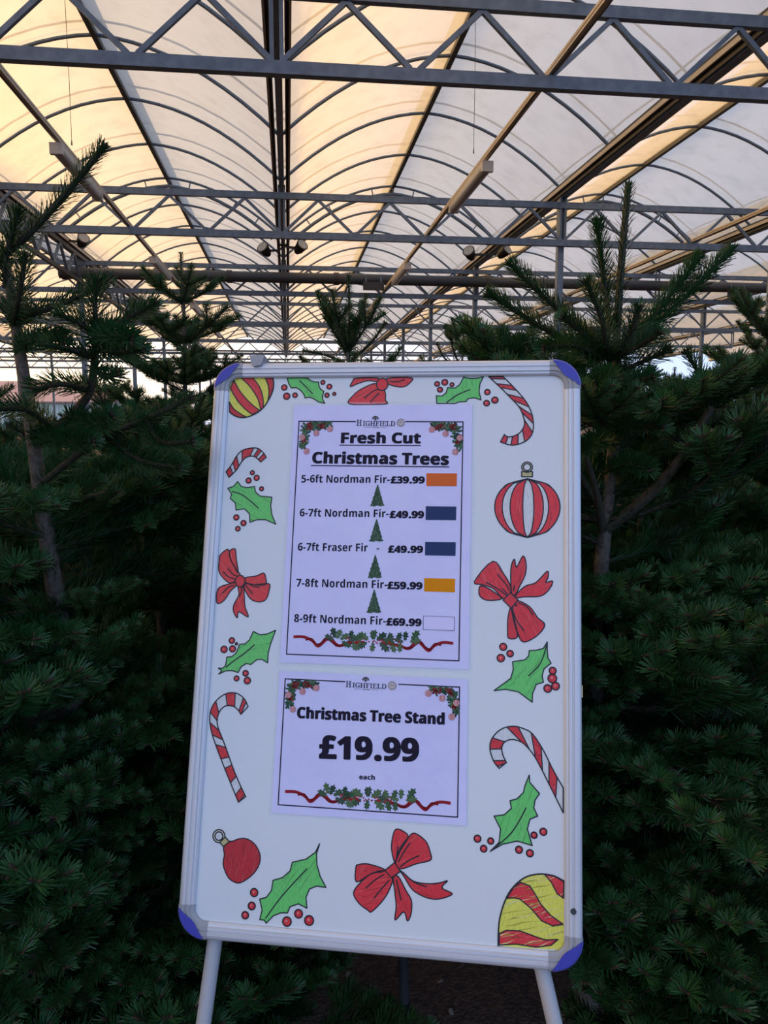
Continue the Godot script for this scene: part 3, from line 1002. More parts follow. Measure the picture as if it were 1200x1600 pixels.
	bow(e, xf, 4, [[600, 388, 485, 515, 540, 535, 605, 560, 668, 622, 712, 580, 705, 530, 670, 470], [522, 542, 513, 580, 525, 612, 570, 632, 655, 622, 600, 575, 560, 552], [718, 588, 712, 500, 715, 420, 735, 375, 748, 425, 788, 355, 808, 400, 803, 470, 770, 540, 742, 594], [742, 602, 800, 545, 870, 520, 940, 450, 945, 490, 932, 520, 973, 512, 955, 560, 900, 605, 800, 610, 755, 616], [752, 634, 830, 672, 880, 740, 925, 785, 880, 850, 800, 892, 760, 850, 722, 676], [712, 680, 695, 740, 692, 820, 700, 870, 755, 858, 730, 760]], [], [[630, 470, 680, 530, 705, 572], [560, 520, 630, 560, 685, 600], [660, 560, 690, 592], [740, 660, 748, 668], [760, 648, 810, 670, 850, 720], [725, 700, 750, 760, 795, 820], [735, 540, 728, 575]], 140, true, [664, 630, 710, 584, 757, 630, 715, 682])
	bow(e, xf, 8, [[127, 232, 112, 160, 120, 90, 138, 55, 175, 65, 204, 98, 165, 165, 137, 225], [135, 240, 160, 160, 205, 100, 240, 77, 300, 120, 325, 180, 327, 225, 250, 245, 162, 274], [-81, 345, -84, 265, -69, 250, -14, 247, 76, 280, 0, 300], [-97, 405, -60, 350, 0, 300, 76, 284, 115, 322, 108, 370, 70, 440, 5, 508, -20, 500, -70, 460], [163, 284, 230, 340, 310, 355, 380, 350, 420, 340, 390, 378, 447, 412, 370, 440, 300, 430, 230, 390, 190, 330], [122, 322, 150, 316, 190, 390, 222, 450, 220, 520, 200, 560, 180, 510, 132, 555, 138, 480, 130, 400]], [], [[150, 235, 180, 180, 215, 130], [160, 262, 210, 225, 265, 200], [-60, 340, 0, 300, 60, 290], [15, 435, 60, 380, 100, 335], [-30, 380, 20, 335, 70, 305], [140, 335, 150, 380, 165, 445], [175, 292, 235, 345, 305, 372], [140, 200, 150, 150]], 160, true, [76, 281, 130, 237, 161, 287, 112, 321])

	# candy canes
	b = MB.new()
	cane(b, 2, [575, 195, 640, 255, 705, 320, 765, 385, 793, 450, 797, 500, 765, 548, 715, 570, 685, 568, 672, 556], [665, 195, 730, 260, 800, 340, 838, 410, 853, 480, 848, 545, 815, 590, 765, 615, 710, 622, 648, 602], [0.0, 0.035, 0.12, 0.20, 0.30, 0.40, 0.49, 0.57, 0.66, 0.77, 0.84, 0.91, 0.965, 1.0], 0.0, 200)
	drawing("candy_cane_drawing", b, e, xf)
	b = MB.new()
	cane(b, 1, [125, 740, 160, 695, 185, 650, 215, 618, 260, 602, 310, 602, 345, 630, 360, 655], [142, 772, 185, 730, 210, 690, 235, 660, 265, 648, 295, 652, 315, 668, 328, 682], [0.0, 0.13, 0.22, 0.34, 0.48, 0.70, 0.78, 0.86, 0.92, 1.0], 0.0, 220)
	drawing("candy_cane_drawing", b, e, xf)
	b = MB.new()
	cane(b, 5, [310, 800, 245, 640, 190, 500, 152, 385, 142, 310, 152, 250, 185, 200, 240, 163, 300, 162, 345, 195, 366, 240], [352, 768, 290, 630, 225, 450, 190, 360, 187, 305, 205, 260, 235, 236, 265, 235, 290, 243, 310, 262, 325, 285], [0.0, 0.075, 0.17, 0.27, 0.34, 0.43, 0.50, 0.585, 0.66, 0.74, 0.83, 0.9, 0.955, 1.0], 0.02, 240)
	drawing("candy_cane_drawing", b, e, xf)
	b = MB.new()
	cane(b, 6, [675, 602, 640, 555, 620, 480, 637, 420, 690, 370, 760, 355, 820, 370, 870, 400, 930, 490, 975, 580, 1012, 650, 1050, 716], [717, 567, 697, 525, 690, 480, 707, 447, 750, 432, 800, 445, 835, 472, 880, 528, 920, 600, 965, 690, 1005, 770, 1050, 862], [0.0, 0.05, 0.14, 0.22, 0.36, 0.45, 0.54, 0.66, 0.78, 0.9], -0.02, 260)
	drawing("candy_cane_drawing", b, e, xf)

	# round bauble with upright stripes
	b = MB.new()
	var mid := Vector2(824, 794)
	var merid := func(u: float) -> PackedVector2Array:
		var a := []
		for i in 13:
			var t := -1.0 + i / 6.0
			a.append(mid.x + 51.0 * u * sqrt(maxf(1.0 - t * t, 0.0)) * (1.0 - 0.04 * t))
			a.append(mid.y + 46.0 * t)
		return pts(0, a)
	paint(b, curve(merid.call(1.0)) + rev(curve(merid.call(-1.0))), CREAM, 0.0002, LINE)
	for s in [[-1.0, -0.77], [-0.53, -0.14], [0.2, 0.49], [0.65, 1.0]]:
		fill_inked(b, clean(merid.call(s[0]) + rev(merid.call(s[1]))), RED, Vector2(0.1, 1), 300 + int(s[0] * 10))
	paint(b, pts(0, [815, 737, 832, 737, 832, 745, 815, 745]), GOLD)
	var rc := pts(0, [823.5, 730])[0]
	paint(b, disc(rc, 0.0098, 0.0098), GOLD.lerp(CREAM, 0.4), 0.0002)
	paint(b, disc(rc, 0.0066, 0.0066), CREAM, 0.0004)
	drawing("bauble_drawing", b, e, xf)

	# plain red bauble
	b = MB.new()
	var rc2 := pts(7, [290, 93])[0]
	paint(b, disc(rc2, 0.0112, 0.0112), GOLD.lerp(CREAM, 0.5), 0.0002)
	paint(b, disc(rc2, 0.0072, 0.0072), CREAM, 0.0004)
	paint(b, pts(7, [295, 127, 325, 98, 347, 123, 315, 150]), GOLD, 0.0007)
	fill_inked(b, curve(pts(7, [316, 150, 345, 123, 362, 122, 400, 108, 440, 107, 480, 130, 508, 170, 518, 215, 505, 265, 470, 310, 420, 345, 385, 350, 345, 325, 322, 280, 313, 240, 320, 195]), true, 3), DEEP_RED.lerp(RED, 0.2), Vector2(0.2, 1), 320)
	drawing("bauble_drawing", b, e, xf)

	# striped bauble in the lower corner
	b = MB.new()
	var body := curve(pts(8, [700, 695, 705, 570, 730, 470, 770, 390, 840, 325, 920, 302, 1000, 310, 1062, 340]))
	var whole := body + pts(8, [1062, 712, 1040, 719, 880, 712, 720, 698])
	paint(b, whole, YELLOW, 0.0002, 0)
	hatch(b, whole, Color(0.38, 0.37, 0.03), Vector2(1, 0.25).normalized(), 0.005, 330)
	hatch(b, whole, Color(0.78, 0.76, 0.3), Vector2(1, 0.35).normalized(), 0.005, 331)
	fill_inked(b, pts(8, [955, 303, 1010, 312, 1062, 345, 1060, 435, 1025, 410, 995, 350]), RED, D, 340)
	fill_inked(b, pts(8, [748, 435, 785, 375, 825, 348, 875, 368, 905, 415, 935, 468, 990, 530, 1057, 578, 1000, 587, 940, 560, 880, 490, 820, 440, 785, 432]), RED, D, 350)
	fill_inked(b, pts(8, [705, 693, 707, 630, 745, 612, 820, 615, 900, 645, 960, 665, 1030, 663, 990, 695, 910, 705, 800, 688]), RED, Vector2(1, 0.1), 360)
	stroke(b, body, LINE * 1.2)
	drawing("bauble_drawing", b, e, xf)


func rev(p: PackedVector2Array) -> PackedVector2Array:
	var q := p.duplicate()
	q.reverse()
	return q


func clean(p: PackedVector2Array) -> PackedVector2Array:
	var o := PackedVector2Array()
	for v in p:
		if o.is_empty() or (o[o.size() - 1].distance_to(v) > 1e-5 and o[0].distance_to(v) > 1e-5):
			o.append(v)
	return o


func holly(e: Node3D, xf: Transform3D, leaf: Array, veins: Array, dots: Array, sd: int) -> void:
	var b := MB.new()
	for l in leaf:
		var p := pts(l[0], l[1])
		fill_inked(b, p, GREEN, (p[p.size() / 2] - p[0]), sd)
	for s in veins:
		stroke(b, curve(pts(s[0], s[1])))
	for d in dots:
		berries(b, d[0], d[1])
	drawing("holly_drawing", b, e, xf)


func bow(e: Node3D, xf: Transform3D, r: int, shapes: Array, knot: Array, lines: Array, sd: int, square: bool, quad := []) -> void:
	var b := MB.new()
	for i in shapes.size():
		var p := curve(pts(r, shapes[i]), true, 4)
		fill_inked(b, p, RED.lerp(RED2, 0.5) if r == 1 or r == 3 else RED.lerp(DEEP_RED, 0.12 * (i % 3)), p[p.size() / 2] - p[0], sd + i)
	for l in lines:
		stroke(b, curve(pts(r, l)))
	if square:
		paint(b, pts(r, quad), RED.lerp(DEEP_RED, 0.25), 0.0011)
	else:
		var c := pts(r, [knot[0], knot[1]])[0]
		paint(b, disc(c, knot[2] / CROP[r][2] * 0.00113, knot[3] / CROP[r][2] * 0.00113), RED, 0.0011)
	drawing("bow_drawing", b, e, xf)


# ---------------------------------------------------------------- the printed signs
const INK := Color(0.016, 0.015, 0.03)
var fonts := {}


func font(name: String, weight: int) -> SystemFont:
	var key := name + str(weight)
	if not fonts.has(key):
		var f := SystemFont.new()
		f.font_names = PackedStringArray([name])
		f.font_weight = weight
		fonts[key] = f
	return fonts[key]


func glyphs(text: String, f: Font) -> Array:
	var t := TextMesh.new()
	t.text = text
	t.font = f
	t.font_size = 64
	t.pixel_size = 0.01
	t.depth = 0.0
	t.curve_step = 1.0
	var a := t.surface_get_arrays(0)
	return [a[Mesh.ARRAY_VERTEX], a[Mesh.ARRAY_INDEX], a[Mesh.ARRAY_NORMAL]]


func write(b: MB, text: String, f: Font, x0: float, y0: float, x1: float, y1: float, cap: float, bold := 0.0, z := 0.0016) -> void:
	# set a line of text on the board between two points of its baseline, cap px high
	var h := glyphs("H", f)
	var base := INF
	var top := -INF
	for p in h[0]:
		base = minf(base, p.y); top = maxf(top, p.y)
	var g := glyphs(text, f)
	var vs: PackedVector3Array = g[0]
	var ix: PackedInt32Array = g[1] if g[1] != null else PackedInt32Array(range(vs.size()))
	var lo := INF
	var hi := -INF
	for p in vs:
		lo = minf(lo, p.x); hi = maxf(hi, p.x)
	var A := on_board(x0, y0)
	var B := on_board(x1, y1)
	var d := (B - A).normalized()
	var up := Vector2(-d.y, d.x) * (on_board(x0, y0 - cap).distance_to(A)) / (top - base)
	var offs := [Vector2.ZERO]
	if bold > 0.0:
		offs = [Vector2(bold, 0), Vector2(-bold, 0), Vector2(0, bold * 0.6), Vector2(0, -bold * 0.6), Vector2(bold, bold) * 0.6, Vector2(-bold, bold) * 0.6, Vector2(bold, -bold) * 0.6, Vector2(-bold, -bold) * 0.6]
	b.col = INK
	for k in offs.size():
		var i0 := b.v.size()
		for p in vs:
			var q: Vector2 = A.lerp(B, (p.x - lo) / (hi - lo)) + up * (p.y - base) + offs[k]
			b.vert(Vector3(q.x, q.y, z + k * 0.000004), Vector3.BACK)
		for j in range(0, ix.size(), 3):
			if g[2][ix[j]].z < 0.5:
				continue
			b.tri(i0 + ix[j], i0 + ix[j + 1], i0 + ix[j + 2], Vector3.BACK)


func lettering(t: Node3D, rows: Array) -> void:
	for r in rows:
		var b := MB.new()
		write(b, r[0], r[1], r[2], r[3], r[4], r[5], r[6], r[7])
		shift(b, t)
		part("lettering", b.mesh(M.print), t)


func shift(b: MB, t: Node3D) -> void:
	# the points were measured on the board: bring them to the sign's own place
	var o := board_xf.affine_inverse() * t.position
	for i in b.v.size():
		b.v[i] -= Vector3(o.x, o.y, 0.0)


func lined(t: Node3D, called: String, polys: Array, w := 0.002) -> void:
	var b := MB.new()
	b.col = INK
	for p in polys:
		b.ink(pts(0, p), w, 0.0016)
	shift(b, t)
	part(called, b.mesh(M.print), t)


func sheet(t: Node3D, corner: Array, margin: float) -> void:
	var p := pts(0, corner)
	var c := (p[0] + p[1] + p[2] + p[3]) * 0.25
	for s in [[margin, 0.0004, M.laminate, "laminate"], [0.0, 0.0011, M.paper, "paper"]]:
		var b := MB.new()
		var q := PackedVector2Array()
		for v in p:
			q.append(v + Vector2(signf(v.x - c.x), signf(v.y - c.y)) * s[0])
		# a thin sheet with edges, gently waved
		var n := 16
		var top := []
		for j in n + 1:
			for i in n + 1:
				var u := float(i) / n
				var w := float(j) / n
				var xy := q[0].lerp(q[1], u).lerp(q[3].lerp(q[2], u), w)
				top.append(Vector3(xy.x, xy.y, s[1]))
		var i0 := b.v.size()
		for v in top:
			b.vert(v, Vector3.BACK)
		for j in n:
			for i in n:
				var a := i0 + j * (n + 1) + i
				b.tri(a, a + 1, a + n + 2, Vector3.BACK)
				b.tri(a, a + n + 2, a + n + 1, Vector3.BACK)
		for k in 4:
			var a := q[k]
			var d := q[(k + 1) % 4]
			var nn := Vector3(-(d.y - a.y), d.x - a.x, 0).normalized()
			b.quad(Vector3(a.x, a.y, s[1]), Vector3(d.x, d.y, s[1]), Vector3(d.x, d.y, s[1] - 0.0003), Vector3(a.x, a.y, s[1] - 0.0003), nn)
		shift(b, t)
		part(s[3], b.mesh(s[2]), t)


func logo(t: Node3D, hx0: float, hy0: float, hx1: float, hy1: float) -> void:
	# wordmark in small capitals with a little spreading tree above and a round crest beside it
	var f := font("Droid Serif", 400)
	var b := MB.new()
	var w := hx1 - hx0
	var dy := (hy1 - hy0) / w
	write(b, "H", f, hx0, hy0, hx0 + w * 0.125, hy0 + dy * w * 0.125, 9.2, 0.00022)
	write(b, "IGHFIELD", f, hx0 + w * 0.165, hy0 + dy * w * 0.165, hx1, hy1, 7.4, 0.0002)
	b.col = Color(0.12, 0.12, 0.14)
	for k in [[0.2, 0.38], [0.42, 0.49], [0.51, 0.6], [0.64, 0.8]]:
		b.ink(pts(0, [hx0 + w * k[0], hy0 + 2.4 + dy * w * k[0], hx0 + w * k[1], hy0 + 2.4 + dy * w * k[1]]), 0.0006 if k[0] < 0.4 or k[0] > 0.6 else 0.0012, 0.0016)
	shift(b, t)
	part("lettering", b.mesh(M.print), t)
	b = MB.new()
	var c := pts(0, [hx0 + w * 0.49, hy0 - 11.0])[0]
	b.col = Color(0.10, 0.10, 0.10)
	for i in 9:
		var a := PI * i / 8.0
		var q := c + Vector2(cos(a) * 0.0052, sin(a) * 0.0045)
		b.flat(disc(q, 0.0014, 0.0012, 7), 0.0016)
		b.ink(PackedVector2Array([c + Vector2(0, -0.0028), q]), 0.0005, 0.0016)
	b.flat(disc(c + Vector2(0, 0.002), 0.0022, 0.0017, 8), 0.0016)
	b.ink(PackedVector2Array([c + Vector2(0, 0.001), c + Vector2(0, -0.0045)]), 0.001, 0.0016)
	var g := pts(0, [hx1 + 9.5, hy1 - 5.2])[0]
	b.col = Color(0.36, 0.31, 0.26)
	for i in 14:
		var a := TAU * i / 14.0
		b.flat(disc(g + Vector2(cos(a), sin(a)) * 0.0070, 0.0014, 0.0014, 7), 0.0016)
	b.ink(disc(g, 0.0052, 0.0052, 16), 0.0006, 0.0017, true)
	b.col = Color(0.66, 0.58, 0.6)
	b.flat(disc(g, 0.0045, 0.0048, 14), 0.0015)
	b.col = Color(0.16, 0.13, 0.12)
	for s in [-1.0, 1.0]:
		b.ink(disc(g + Vector2(s * 0.0016, 0.0006), 0.001, 0.0014, 8), 0.0006, 0.00175, true)
	b.col = Color(0.6, 0.5, 0.4)
	b.flat(disc(g + Vector2(0, -0.0034), 0.0028, 0.0009, 8), 0.00172)
	shift(b, t)
	part("emblem", b.mesh(M.print), t)


func printed_tree(t: Node3D, x: float, y0: float, y1: float, hw: float, sd: int) -> void:
	var rng := RandomNumberGenerator.new()
	rng.seed = sd
	var b := MB.new()
	var l := []
	var r := []
	for i in 11:
		var f := i / 10.0
		var wd := hw * (0.06 + 0.94 * f) * (1.0 if i % 2 == 0 else 0.86) * rng.randf_range(0.93, 1.05)
		l.append_array([x - wd - f * 0.7, y0 + (y1 - y0) * f])
		r.append_array([x + wd - f * 0.7, y0 + (y1 - y0) * f * 0.985])
	var rp := rev(pts(0, r))
	var low := pts(0, [x + hw * 0.4, y1 + 1.0, x, y1 - 1.0, x - hw * 0.5, y1 + 1.2])
	b.col = Color(0.045, 0.095, 0.06)
	b.flat(pts(0, l) + rev(low) + rp, 0.0016)
	for i in 90:
		var f := sqrt(rng.randf())
		var xx := x - f * 0.7 + rng.randf_range(-1.0, 1.0) * hw * f * 0.86
		var yy := y0 + (y1 - y0) * f
		b.col = [Color(0.02, 0.05, 0.035), Color(0.13, 0.2, 0.12), Color(0.2, 0.24, 0.13), Color(0.03, 0.07, 0.04)][rng.randi() % 4]
		b.ink(pts(0, [xx, yy, xx + rng.randf_range(-1.4, 1.4), yy + rng.randf_range(0.5, 1.8)]), 0.0009, 0.0017)
	shift(b, t)
	part("printed_tree", b.mesh(M.print), t)


func corner_garland(t: Node3D, o: Vector2, sx: float, tilt: float, sd: int) -> void:
	# fir sprays, berries and four striped baubles hung in a corner of the printed border
	var rng := RandomNumberGenerator.new()
	rng.seed = sd
	var b := MB.new()
	var P := func(x: float, y: float) -> Vector2:
		return pts(0, [o.x + sx * x, o.y + y + sx * x * tilt])[0]
	var path := [Vector2(44, 5), Vector2(36, 6), Vector2(28, 7), Vector2(20, 7), Vector2(13, 9), Vector2(11, 16), Vector2(9, 23), Vector2(8, 31), Vector2(6, 38)]
	for q in path:
		for i in 15:
			var a := rng.randf() * TAU
			var ln := rng.randf_range(3.5, 7.5)
			var s: Vector2 = q + Vector2(rng.randf_range(-4, 4), rng.randf_range(-3.5, 3.5))
			var e: Vector2 = s + Vector2(cos(a), sin(a)) * ln
			e.x = maxf(e.x, 1.0); e.y = maxf(e.y, 1.0)
			b.col = [Color(0.02, 0.06, 0.04), Color(0.05, 0.12, 0.06), Color(0.09, 0.16, 0.09)][rng.randi() % 3]
			b.ink(PackedVector2Array([P.call(s.x, s.y), P.call(e.x, e.y)]), 0.0034, 0.0016 + 0.000004 * i)
	for q in [Vector2(14, 11), Vector2(38, 8), Vector2(9, 30), Vector2(33, 7), Vector2(17, 7)]:
		for i in 9:
			var s: Vector2 = q + Vector2(rng.randf_range(-4, 4), rng.randf_range(-4, 4))
			b.col = Color(0.30, 0.035, 0.045).lerp(Color(0.14, 0.02, 0.02), rng.randf())
			b.flat(disc(P.call(s.x, s.y), 0.0021, 0.0019, 7), 0.0017)
	for q in [Vector2(48.5, 12), Vector2(27, 18.5), Vector2(5, 25), Vector2(12, 47)]:
		var c: Vector2 = P.call(q.x, q.y)
		b.col = Color(0.74, 0.55, 0.56)
		b.flat(disc(c, 0.0058, 0.0058, 14), 0.00175)
		b.col = Color(0.42, 0.05, 0.06)
		b.ink(disc(c, 0.0056, 0.0056, 14), 0.0008, 0.00178, true)
		for s in [-0.6, -0.15, 0.3, 0.7]:
			b.ink(PackedVector2Array([c + Vector2(s * 0.0045, -0.0042 * sqrt(1.0 - s * s)), c + Vector2(s * 0.0052, 0), c + Vector2(s * 0.0045, 0.0042 * sqrt(1.0 - s * s))]), 0.0011, 0.0018)
	shift(b, t)
	part("printed_garland", b.mesh(M.print), t)


func ribbon_garland(t: Node3D, x0: float, y0: float, x1: float, y1: float, sd: int) -> void:
	var rng := RandomNumberGenerator.new()
	rng.seed = sd
	var b := MB.new()
	var P := func(s: float, h: float) -> Vector2:
		return pts(0, [lerpf(x0, x1, s), lerpf(y0, y1, s) - h])[0]
	for m in 2:
		for w in [[[0.0, 2, 0.06, 2.5, 0.115, -3, 0.15, -11, 0.19, -3, 0.225, 4, 0.26, -6, 0.29, -9, 0.34, -5, 0.44, -2], 0.0052, Color(0.42, 0.03, 0.04)], [[0.075, -2, 0.11, 0, 0.14, -8, 0.17, -6, 0.2, 2, 0.235, -3, 0.28, -10, 0.36, -3], 0.003, Color(0.26, 0.015, 0.02)], [[0.33, 3, 0.4, 5, 0.46, 2], 0.0034, Color(0.46, 0.05, 0.07)]]:
			var q := PackedVector2Array()
			for i in range(0, w[0].size(), 2):
				q.append(P.call(w[0][i] if m == 0 else 1.0 - w[0][i], w[0][i + 1] - 0.5))
			b.col = w[2]
			b.ink(curve(q), w[1], 0.0016 + 0.00002 * m)
	# holly leaves: [along, height, angle, length]
	var leaves := [[0.492, 2, 1.25, 13], [0.508, 2, 1.95, 12], [0.52, 2, 0.6, 15], [0.47, 2, 2.6, 15], [0.5, -2, -1.7, 12], [0.46, -2, -2.5, 13], [0.54, -2, -0.7, 16], [0.56, 1, 0.2, 15], [0.43, 1, 2.9, 15], [0.26, 2, 1.9, 14], [0.27, 1, 1.2, 13], [0.29, 0, 0.6, 13], [0.25, -1, 2.7, 13], [0.3, -3, -0.4, 14], [0.34, -2, 0.4, 12], [0.37, -3, -1.2, 11], [0.35, 2, 1.3, 11], [0.39, 1, 0.8, 11], [0.62, 0, 1.9, 12], [0.61, -2, -1.1, 13], [0.65, 1, 1.2, 12], [0.67, -1, -1.6, 12], [0.7, 2, 1.5, 12], [0.74, 4, 0.9, 15], [0.73, 1, 0.2, 14], [0.69, 0, 2.8, 12], [0.58, -1, -0.2, 12], [0.42, -2, -2.0, 12]]
	for l in leaves:
		var c: Vector2 = P.call(l[0], l[1])
		var d := Vector2(cos(l[2]), sin(l[2]))
		var s := Vector2(-d.y, d.x)
		var u: float = l[3] * 0.00155
		var poly := PackedVector2Array([c])
		for k in [[0.2, 0.2], [0.3, 0.1], [0.48, 0.36], [0.55, 0.17], [0.78, 0.26], [0.82, 0.08]]:
			poly.append(c + d * u * k[0] + s * u * k[1])
		poly.append(c + d * u)
		for k in [[0.82, -0.08], [0.78, -0.26], [0.55, -0.17], [0.48, -0.36], [0.3, -0.1], [0.2, -0.2]]:
			poly.append(c + d * u * k[0] + s * u * k[1])
		b.col = [Color(0.02, 0.055, 0.035), Color(0.04, 0.10, 0.045), Color(0.08, 0.15, 0.07), Color(0.05, 0.085, 0.055)][rng.randi() % 4]
		var z := 0.00165 + 0.000006 * (rng.randi() % 10)
		b.flat(poly, z)
		b.col = b.col.lerp(Color(0.3, 0.4, 0.25), 0.35)
		b.ink(PackedVector2Array([c, c + d * u * 0.85]), 0.0005, z + 0.00001)
	for i in 26:
		var sx: float = [0.5, 0.36, 0.64, 0.42, 0.58][i % 5] + rng.randf_range(-0.03, 0.03)
		b.col = Color(0.42, 0.03, 0.03).lerp(Color(0.2, 0.01, 0.015), rng.randf())
		b.flat(disc(P.call(sx, rng.randf_range(-5, 1)), 0.0015, 0.0015, 8), 0.0018)
	shift(b, t)
	part("printed_garland", b.mesh(M.print), t)


func swatch(t: Node3D, p: Array, colour: Color, outlined := false) -> void:
	var b := MB.new()
	b.col = colour
	b.flat(pts(0, p), 0.0015)
	if outlined:
		b.col = Color(0.06, 0.06, 0.12)
		b.ink(pts(0, p), 0.0008, 0.0017, true)
	shift(b, t)
	part("colour_swatch", b.mesh(M.print), t)


func make_signs() -> void:
	var sans := font("Droid Sans", 700)
	var heavy := sans
	var s1 := thing("price_sign", board_xf * Vector3(0.33, 0.72, 0), "tall laminated price list of five tree sizes with colour swatches", "sign")
	s1.basis = board_xf.basis
	sheet(s1, [460, 634, 738, 632, 733, 1046, 437, 1035], 0.006)
	lined(s1, "border", [[556, 659, 467.5, 658.5, 448, 1022, 717, 1032.5, 723.5, 659.5, 634, 659]])
	logo(s1, 557.5, 665.5, 617, 666)
	lettering(s1, [
		["Fresh Cut", heavy, 533.5, 692.3, 656.5, 692.8, 15.6, 0.0011],
		["Christmas Trees", heavy, 488.5, 723.8, 700.5, 726.2, 16.8, 0.0011],
		["5-6ft Nordman Fir-", sans, 471, 754, 609, 755, 11.6, 0.0],
		["£39.99", heavy, 611, 755.3, 663, 755.5, 10.3, 0.0008],
		["6-7ft Nordman Fir-", sans, 468.5, 807, 607.5, 808.5, 11.8, 0.0],
		["£49.99", heavy, 609.5, 809.3, 662, 809.6, 10.5, 0.0008],
		["6-7ft Fraser Fir", sans, 465.5, 860.5, 574.5, 861.8, 12, 0.0],
		["-", sans, 588.5, 861.8, 592.5, 861.8, 11, 0.0],
		["£49.99", heavy, 607, 863.5, 660.5, 864, 10.6, 0.0008],
		["7-8ft Nordman Fir-", sans, 463, 916.6, 605, 919.4, 12.2, 0.0],
		["£59.99", heavy, 606, 920, 659.5, 921, 10.8, 0.0008],
		["8-9ft Nordman Fir-", sans, 459.7, 972, 603, 976.3, 12.4, 0.0],
		["£69.99", heavy, 604.3, 977, 658, 978.4, 11, 0.0008]])
	lined(s1, "underline", [[531, 695.8, 657, 696.5]], 0.0019)
	lined(s1, "underline", [[486.5, 727.6, 701.5, 729.8]], 0.0019)
	swatch(s1, [666.5, 739.6, 714, 739.9, 713.7, 760, 666.3, 759.6], Color(0.68, 0.145, 0.035))
	swatch(s1, [665.3, 791.2, 713, 791.6, 712.7, 812.9, 665, 812.5], Color(0.028, 0.052, 0.135))
	swatch(s1, [664.3, 846.8, 712.2, 847.3, 711.7, 868.7, 664, 867.8], Color(0.028, 0.052, 0.135))
	swatch(s1, [663, 903.2, 711.2, 904.4, 710.8, 925.6, 662.7, 924.2], Color(0.72, 0.26, 0.004))
	swatch(s1, [661.8, 962.3, 710.5, 964.2, 709.7, 985.5, 661.2, 983.6], Color(0.72, 0.68, 0.95), true)
	printed_tree(s1, 590.3, 757.5, 790.5, 11.3, 1)
	printed_tree(s1, 588.6, 811.5, 845.5, 11.5, 2)
	printed_tree(s1, 586.6, 867.2, 902.6, 11.7, 3)
	printed_tree(s1, 585.0, 921.5, 957.0, 11.8, 4)
	corner_garland(s1, Vector2(467.5, 658.5), 1.0, 0.0, 11)
	corner_garland(s1, Vector2(723.5, 659.5), -1.0, 0.0, 12)
	ribbon_garland(s1, 460, 996.5, 707, 1006.5, 13)

	var s2 := thing("price_sign", board_xf * Vector3(0.33, 0.34, 0), "smaller laminated card pricing a tree stand below the price list", "sign")
	s2.basis = board_xf.basis
	sheet(s2, [437, 1048, 731, 1062, 729, 1290, 424, 1270], 0.004)
	lined(s2, "border", [[539, 1065, 446, 1060.5, 435, 1257, 715, 1276.5, 718, 1073.5, 623, 1069]])
	logo(s2, 540.7, 1073.3, 603.5, 1076.5)
	lettering(s2, [
		["Christmas Tree Stand", heavy, 464.8, 1121.6, 694, 1131.6, 16.6, 0.0010],
		["£19.99", heavy, 500, 1184.3, 653.3, 1189.6, 34.5, 0.0018],
		["each", heavy, 561.6, 1217.2, 585.8, 1218.2, 7.2, 0.0003]])
	corner_garland(s2, Vector2(446, 1060.5), 1.0, 0.046, 21)
	corner_garland(s2, Vector2(718, 1073.5), -1.0, 0.046, 22)
	ribbon_garland(s2, 447, 1238, 703, 1256, 23)


# ---------------------------------------------------------------- the fir trees
var protos := {}
var tip_points := PackedVector3Array()


func needle(b: MB, p: Vector3, d: Vector3, w: Vector3, nn: Vector3, ln: float, wd: float, colour: Color) -> void:
	b.col = colour
	var bend := -nn * ln * 0.06
	var i := b.vert(p - w * wd * 0.3, nn)
	b.vert(p + w * wd * 0.3, nn)
	var m := p + d * ln * 0.5 - bend * 0.6
	b.vert(m + w * wd * 0.5, nn); b.vert(m - w * wd * 0.5, nn)
	var e := p + d * ln + bend
	b.vert(e + w * wd * 0.28, nn); b.vert(e - w * wd * 0.28, nn)
	b.tri(i, i + 1, i + 2, nn); b.tri(i, i + 2, i + 3, nn)
	b.tri(i + 3, i + 2, i + 4, nn); b.tri(i + 3, i + 4, i + 5, nn)


